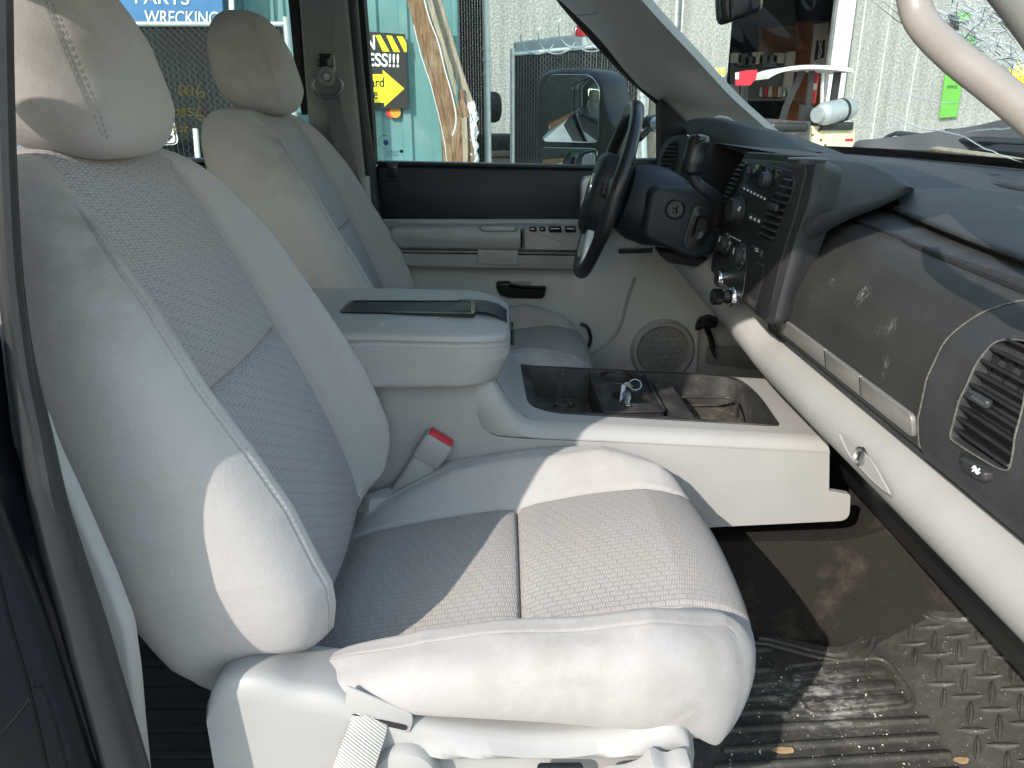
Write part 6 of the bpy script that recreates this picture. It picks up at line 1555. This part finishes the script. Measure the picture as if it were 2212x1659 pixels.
mk('roof', *box((4, YW + 4, 8.05), (34, 9, .1)), M['shop_grey'], cbd, smooth=False)
# things in the bay
yi = YW + 3.6
op = thing('orange_partition', 'orange brown partition with an arched louvre inside the workshop bay', 'partition', tuple(at(*c3(900, 800), y=yi + .8)))
flat('panel', [c3(860, 130), c3(1060, 120), c3(1060, 900), c3(780, 900), c3(800, 560), c3(850, 420)], yi + .8, .05, 'orange', op)
flat('upper_panel', [c3(640, 175), c3(862, 150), c3(862, 330), c3(640, 330)], yi + .82, .04, 'orange', op)
ar = [c3(722, 290), c3(730, 220), c3(755, 180), c3(795, 166), (c3(835, 172)[0], c3(835, 172)[1]), c3(862, 195), c3(868, 290)]
M['louvre'] = plain('brown_grey_louvre', (.16, .12, .09), .7, mott=.2)
arch = flat('arch', ar, yi + .74, .03, 'louvre', op)
for k in range(9): 
    x = 735 + k * 15; mk('louvre_slat', *strip([at(*c3(x, 285), y=yi + .70), at(*c3(x + 3, 200 if 2 < k < 8 else 225), y=yi + .70)], (1, 0, 0), .03, .02), M['orange'], arch)
wp_ = thing('white_panel', 'white panel with black inset and hanging cables in the workshop bay', 'panel', tuple(at(*c3(1000, 400), y=yi)))
flat('board', [c3(965, 145), c3(1050, 135), c3(1044, 400), c3(940, 402)], yi, .05, 'white_dirty', wp_)
flat('inset', [c3(982, 240), c3(1034, 235), c3(1028, 340), c3(968, 360)], yi - .052, .01, 'sign_black', wp_)
for dx in (0, 14): mk('cable', *tube(spline([at(*c3(1025 + dx * .5, 170), y=yi - .09), at(*c3(1000 + dx, 250), y=yi - .09), at(*c3(1012 - dx, 310), y=yi - .09), at(*c3(978 + dx, 380), y=yi - .09)], 24), .014, 6), M['white_dirty'], wp_)
sh_ = thing('shop_shelf', 'pale shelf unit with grey bins at the left of the workshop bay', 'shelf', tuple(at(*c3(740, 600), y=yi)))
flat('upright', [c3(800, 310), c3(852, 305), c3(825, 590), c3(768, 590)], yi + .3, .1, 'white_dirty', sh_)
flat('back_panel', [c3(470, 330), c3(800, 300), c3(800, 600), c3(470, 600)], yi + .5, .03, 'shop_grey', sh_)
for k in range(7): mk('bin', *box(at(*c3(500 + 42 * k, 345 + 8 * (k % 3)), y=yi + .35), (.26, .2, .20 + .05 * (k % 2)), None, .01), M['shop_grey' if k % 3 else 'white_dirty'], sh_)
for k, m in enumerate(('galv', 'sign_red', 'white_dirty', 'orange', 'white_dirty', 'galv')): mk('jar', *lathe(at(*c3(650 + 28 * k, 575), y=yi + .2), (0, 0, 1), [(.06, 0), (.06, .14), (.04, .17), (.03, .22), (0, .22)], 12), M[m], sh_)
mk('shelf_board', *box(at(*c3(720, 590), y=yi + .2), (1.6, .3, .04)), M['shop_grey'], sh_)
# forklift
fk = thing('forklift', 'forklift with white overhead guard, gas tank and cream counterweight outside the bay', 'forklift', tuple(at(*c3(1000, 1250), y=12.6)))
yf = 12.6
mk('counterweight', *plate(rpoly(face_pts([c3(905, 738), c3(1205, 732), c3(1212, 800), c3(1200, 890), c3(1190, 1150), c3(870, 1150), c3(884, 880)], yf), .05, 4), (0, -1, 0), .02, .015, 1.1), M['cream'], fk)
for q in ((960, 800, 5), (1000, 770, 7), (1010, 830, 6), (1035, 860, 5)): mk('rust_patch', *lathe(at(*c3(q[0], q[1]), y=yf - .021), (0, -1, 0), [(q[2] * .0045, 0), (q[2] * .0045, .001), (0, .001)], 9), M['board'], fk)
flat('red_label', [c3(1152, 822), c3(1200, 820), c3(1198, 838), c3(1150, 838)], yf - .021, .003, 'sign_red', fk)
flat('pale_label', [c3(1070, 765), c3(1100, 760), c3(1100, 780), c3(1070, 784)], yf - .021, .003, 'white_dirty', fk)
ga, gb = at(*c3(1022, 675), y=12.45), at(*c3(1190, 640), y=12.75); gd = norm(gb - ga); gr_ = .172; gL = np.linalg.norm(gb - ga)
tk = mk('gas_tank', *lathe(ga, gd, [(0, -.10), (gr_ * .5, -.09), (gr_ * .85, -.05), (gr_, .02), (gr_, gL - .1), (gr_ * .85, gL - .03), (gr_ * .5, gL), (0, gL + .01)], 28), M['galv'], fk)
mk('tank_collar', *lathe(ga - gd * .10, gd, [(gr_ * .62, -.05), (gr_ * .66, -.05), (gr_ * .66, .05), (gr_ * .62, .05)], 24), M['galv'], tk)
for d in (gL * .62,): mk('tank_strap', *lathe(ga + gd * d, gd, [(gr_ * 1.03, -.03), (gr_ * 1.05, 0), (gr_ * 1.03, .03)], 24), M['black'], tk)
mk('tank_foot', *box((ga + gb) / 2 - np.array([0, 0, gr_ + .05]), (.5, .2, .12), None, .02), M['black'], fk)
gt = spline([at(*c3(x, y), y=yf + .2) for x, y in ((640, 462), (700, 430), (780, 412), (880, 405), (1000, 410), (1080, 418), (1128, 424))], 40)
mk('overhead_guard', *strip(gt, (0, 1, 0), .9, .055), M['white_dirty'], fk)
def post(nm, pts, w, m='black', yy=yf): mk(nm, *strip([at(*c3(x, y), y=yy) for x, y in pts], (1, 0, 0), w, .06), M[m], fk)
post('rear_post', ((1108, 428), (1080, 620), (1070, 740)), .10); post('rear_brace', ((1020, 432), (1010, 700)), .03, 'white_dirty')
post('front_post', ((900, 420), (800, 640), (770, 760)), .09); post('front_post', ((955, 420), (925, 700)), .08)
post('mast', ((500, 500), (480, 760)), .12); post('mast', ((560, 470), (548, 760)), .09)
flat('seat_back', [c3(880, 620), c3(990, 640), c3(985, 745), c3(870, 745)], yf + .1, .12, 'black', fk)
flat('engine_cover', [c3(640, 700), c3(905, 720), c3(885, 1100), c3(600, 1100)], yf + .15, .3, 'tyre', fk)
mk('seat_cushion', *box(at(*c3(800, 750), y=yf), (.6, .4, .12), None, .04), M['black'], fk)
rp = thing('red_board', 'bright red board with a white label at the left of the workshop bay', 'board', tuple(at(*c3(560, 500), y=12.3)))
flat('board', [c3(500, 430), c3(560, 418), c3(630, 414), c3(622, 468), c3(585, 506), c3(502, 506)], 12.3, .03, 'sign_red', rp)
flat('label', [c3(502, 430), c3(524, 430), c3(522, 470), c3(502, 470)], 12.26, .004, 'white_dirty', rp)
fe = thing('fire_extinguisher', 'red fire extinguisher hanging at the bay beside the forklift', 'extinguisher', tuple(at(*c3(952, 620), y=13.2)))
e0 = at(*c3(950, 612), y=13.2)
mk('cylinder', *lathe(e0, (.02, 0, 1), [(.06, 0), (.065, .04), (.065, .42), (.04, .48), (.02, .50), (.02, .54), (0, .54)], 18), M['sign_red'], fe)
mk('valve', *box(e0 + np.array([.02, 0, .57]), (.12, .03, .05), None, .01), M['black'], fe)
mk('tag', *box(e0 + np.array([0, -.068, .25]), (.07, .004, .1)), M['white_dirty'], fe)
ysn2 = thing('hazard_sign', 'small yellow and white striped sign at the left edge of the bay', 'sign', tuple(at(*c3(405, 450), y=YW - .1)))
flat('board', [c3(340, 402), c3(438, 402), c3(438, 455), c3(340, 455)], YW - .1, .02, 'white_dirty', ysn2)
for k in range(3): flat('stripe', [c3(374 + 24 * k, 404), c3(390 + 24 * k, 404), c3(396 + 24 * k, 442), c3(380 + 24 * k, 450)], YW - .122, .004, 'sign_yellow', ysn2)
flat('dark_stripe', [c3(340, 412), c3(372, 412), c3(372, 424), c3(340, 424)], YW - .122, .004, 'sign_black', ysn2)
# green office signs
YG = YW - .06
og = thing('office_sign', 'tall lime green OFFICE board on the concrete wall', 'sign', tuple(at(*c3(1780, 700), y=YG)))
flat('board', [c3(1748, 400), c3(1852, 380), c3(1838, 520), c3(1812, 690), c3(1708, 700), c3(1732, 520)], YG, .02, 'sign_green', og)
lettering('OFFICE', (c3(1755, 524), c3(1815, 524), c3(1756, 506)), YG - .022, 'sign_black', og, .01)
og2 = thing('office_arrow_sign', 'lime green OFFICE strip with an arrow behind the cracked glass', 'sign', tuple(at(*c3(1870, 270), y=YG)))
flat('board', [c3(1790, 196), c3(1930, 222), c3(1920, 272), c3(1788, 256)], YG, .02, 'sign_green', og2)
lettering('OFFICE', (c3(1805, 246), c3(1878, 256), c3(1807, 214)), YG - .022, 'sign_black', og2, .01)
flat('arrow', [c3(1884, 238), c3(1902, 226), c3(1902, 234), c3(1918, 238), c3(1916, 246), c3(1902, 244), c3(1900, 252)], YG - .022, .002, 'sign_black', og2)
og3 = thing('green_plate', 'small lime green plate high on the concrete wall above the OFFICE strip', 'sign', tuple(at(*c3(1850, 120), y=YG)))
flat('board', [c3(1820, 80), c3(1880, 70), c3(1885, 120), c3(1825, 130)], YG, .02, 'sign_green', og3)
flat('post', [c3(1760, 80), c3(1812, 70), c3(1826, 190), c3(1780, 190)], YG - .03, .02, 'sign_black', og3)
ps = thing('poster', 'white poster with a yellow burst at the far right behind the cracked glass', 'poster', tuple(at(*c3(2180, 480), y=YG)))
flat('board', [c3(2150, 380), c3(2330, 380), c3(2330, 520), c3(2140, 480)], YG, .02, 'white_dirty', ps)
cpt = at(*c3(2190, 445), y=YG - .022); mk('burst', *plate([cpt + (.26 if k % 2 else .13) * np.array([math.cos(k * math.pi / 8), 0, math.sin(k * math.pi / 8)]) for k in range(16)], (0, -1, 0), .004), M['sign_yellow'], ps, smooth=False)

# unseen building added behind the camera to cut sky reflections in the glass
wh2 = thing('backdrop', 'unseen brown warehouse across the yard behind the viewer', 'building', (0, -24, 0))
mk('wall', *box((0, -24, 2.6), (80, .3, 5.2)), plain('brown_backdrop', (.11, .085, .07), .9, mott=.2, scale=2), wh2, smooth=False)
mk('roof', *box((0, -28, 5.3), (81, 9, .2)), M['shop_grey'], wh2, smooth=False)
for k in range(10): mk('door', *box((-36 + 8 * k, -23.82, 1.8), (3.2, .1, 3.6), None, .02), M['shop_grey'], wh2, smooth=False)
# what the door mirror looks back at: striped barrier and bush, with a dark shed added to block sky
brk = thing('brick_barrier', 'orange brick wall with pale joints behind the truck seen in the door mirror', 'wall', (-9, 3.0, 0))
for r_ in range(6):
    for k in range(9):
        mk('brick', *box((-9, .2 + .62 * k + (.31 if r_ % 2 else 0), .62 + .2 * r_), (.12, .59, .175), None, 0), M['orange'], brk, smooth=False)
mk('mortar', *box((-9.03, 2.8, .75), (.1, 6.0, 1.7)), M['white_dirty'], brk, smooth=False)
shd = thing('mirror_backdrop', 'dark stand-in added behind the orange brick wall to keep sky out of the mirror', 'shed', (-12, 3, 0))
mk('wall', *box((-12, 3, 4), (.2, 14, 8)), M['dark_room'], shd); mk('roof', *box((-12.6, 3, 8.05), (2.2, 14.4, .1)), M['shop_grey'], shd)
bsh = thing('bush', 'pale green bush in front of the orange brick wall', 'bush', (-8.2, 2.0, 0))
lf_ = []
for _ in range(500):
    d = norm(rng.normal(size=3)); p = np.array([-8.2, 1.9, .95]) + d * rng.uniform(.15, .45) * np.array([.6, .6, 1.4]); a = frame3(rng.normal(size=3))
    lf_.append((np.array([p - a[0] * .05, p + a[1] * .02, p + a[0] * .05, p - a[1] * .02]), [(0, 1, 2, 3)]))
mk('foliage', *cat(lf_), plain('pale_green_leaf', (.16, .26, .12), .7, mott=.3, scale=20), bsh, kind='stuff', smooth=False)
mk('stem', *tube([(-8.2, 1.9, 0), (-8.2, 1.9, .6)], .04, 8), M['board'], bsh)
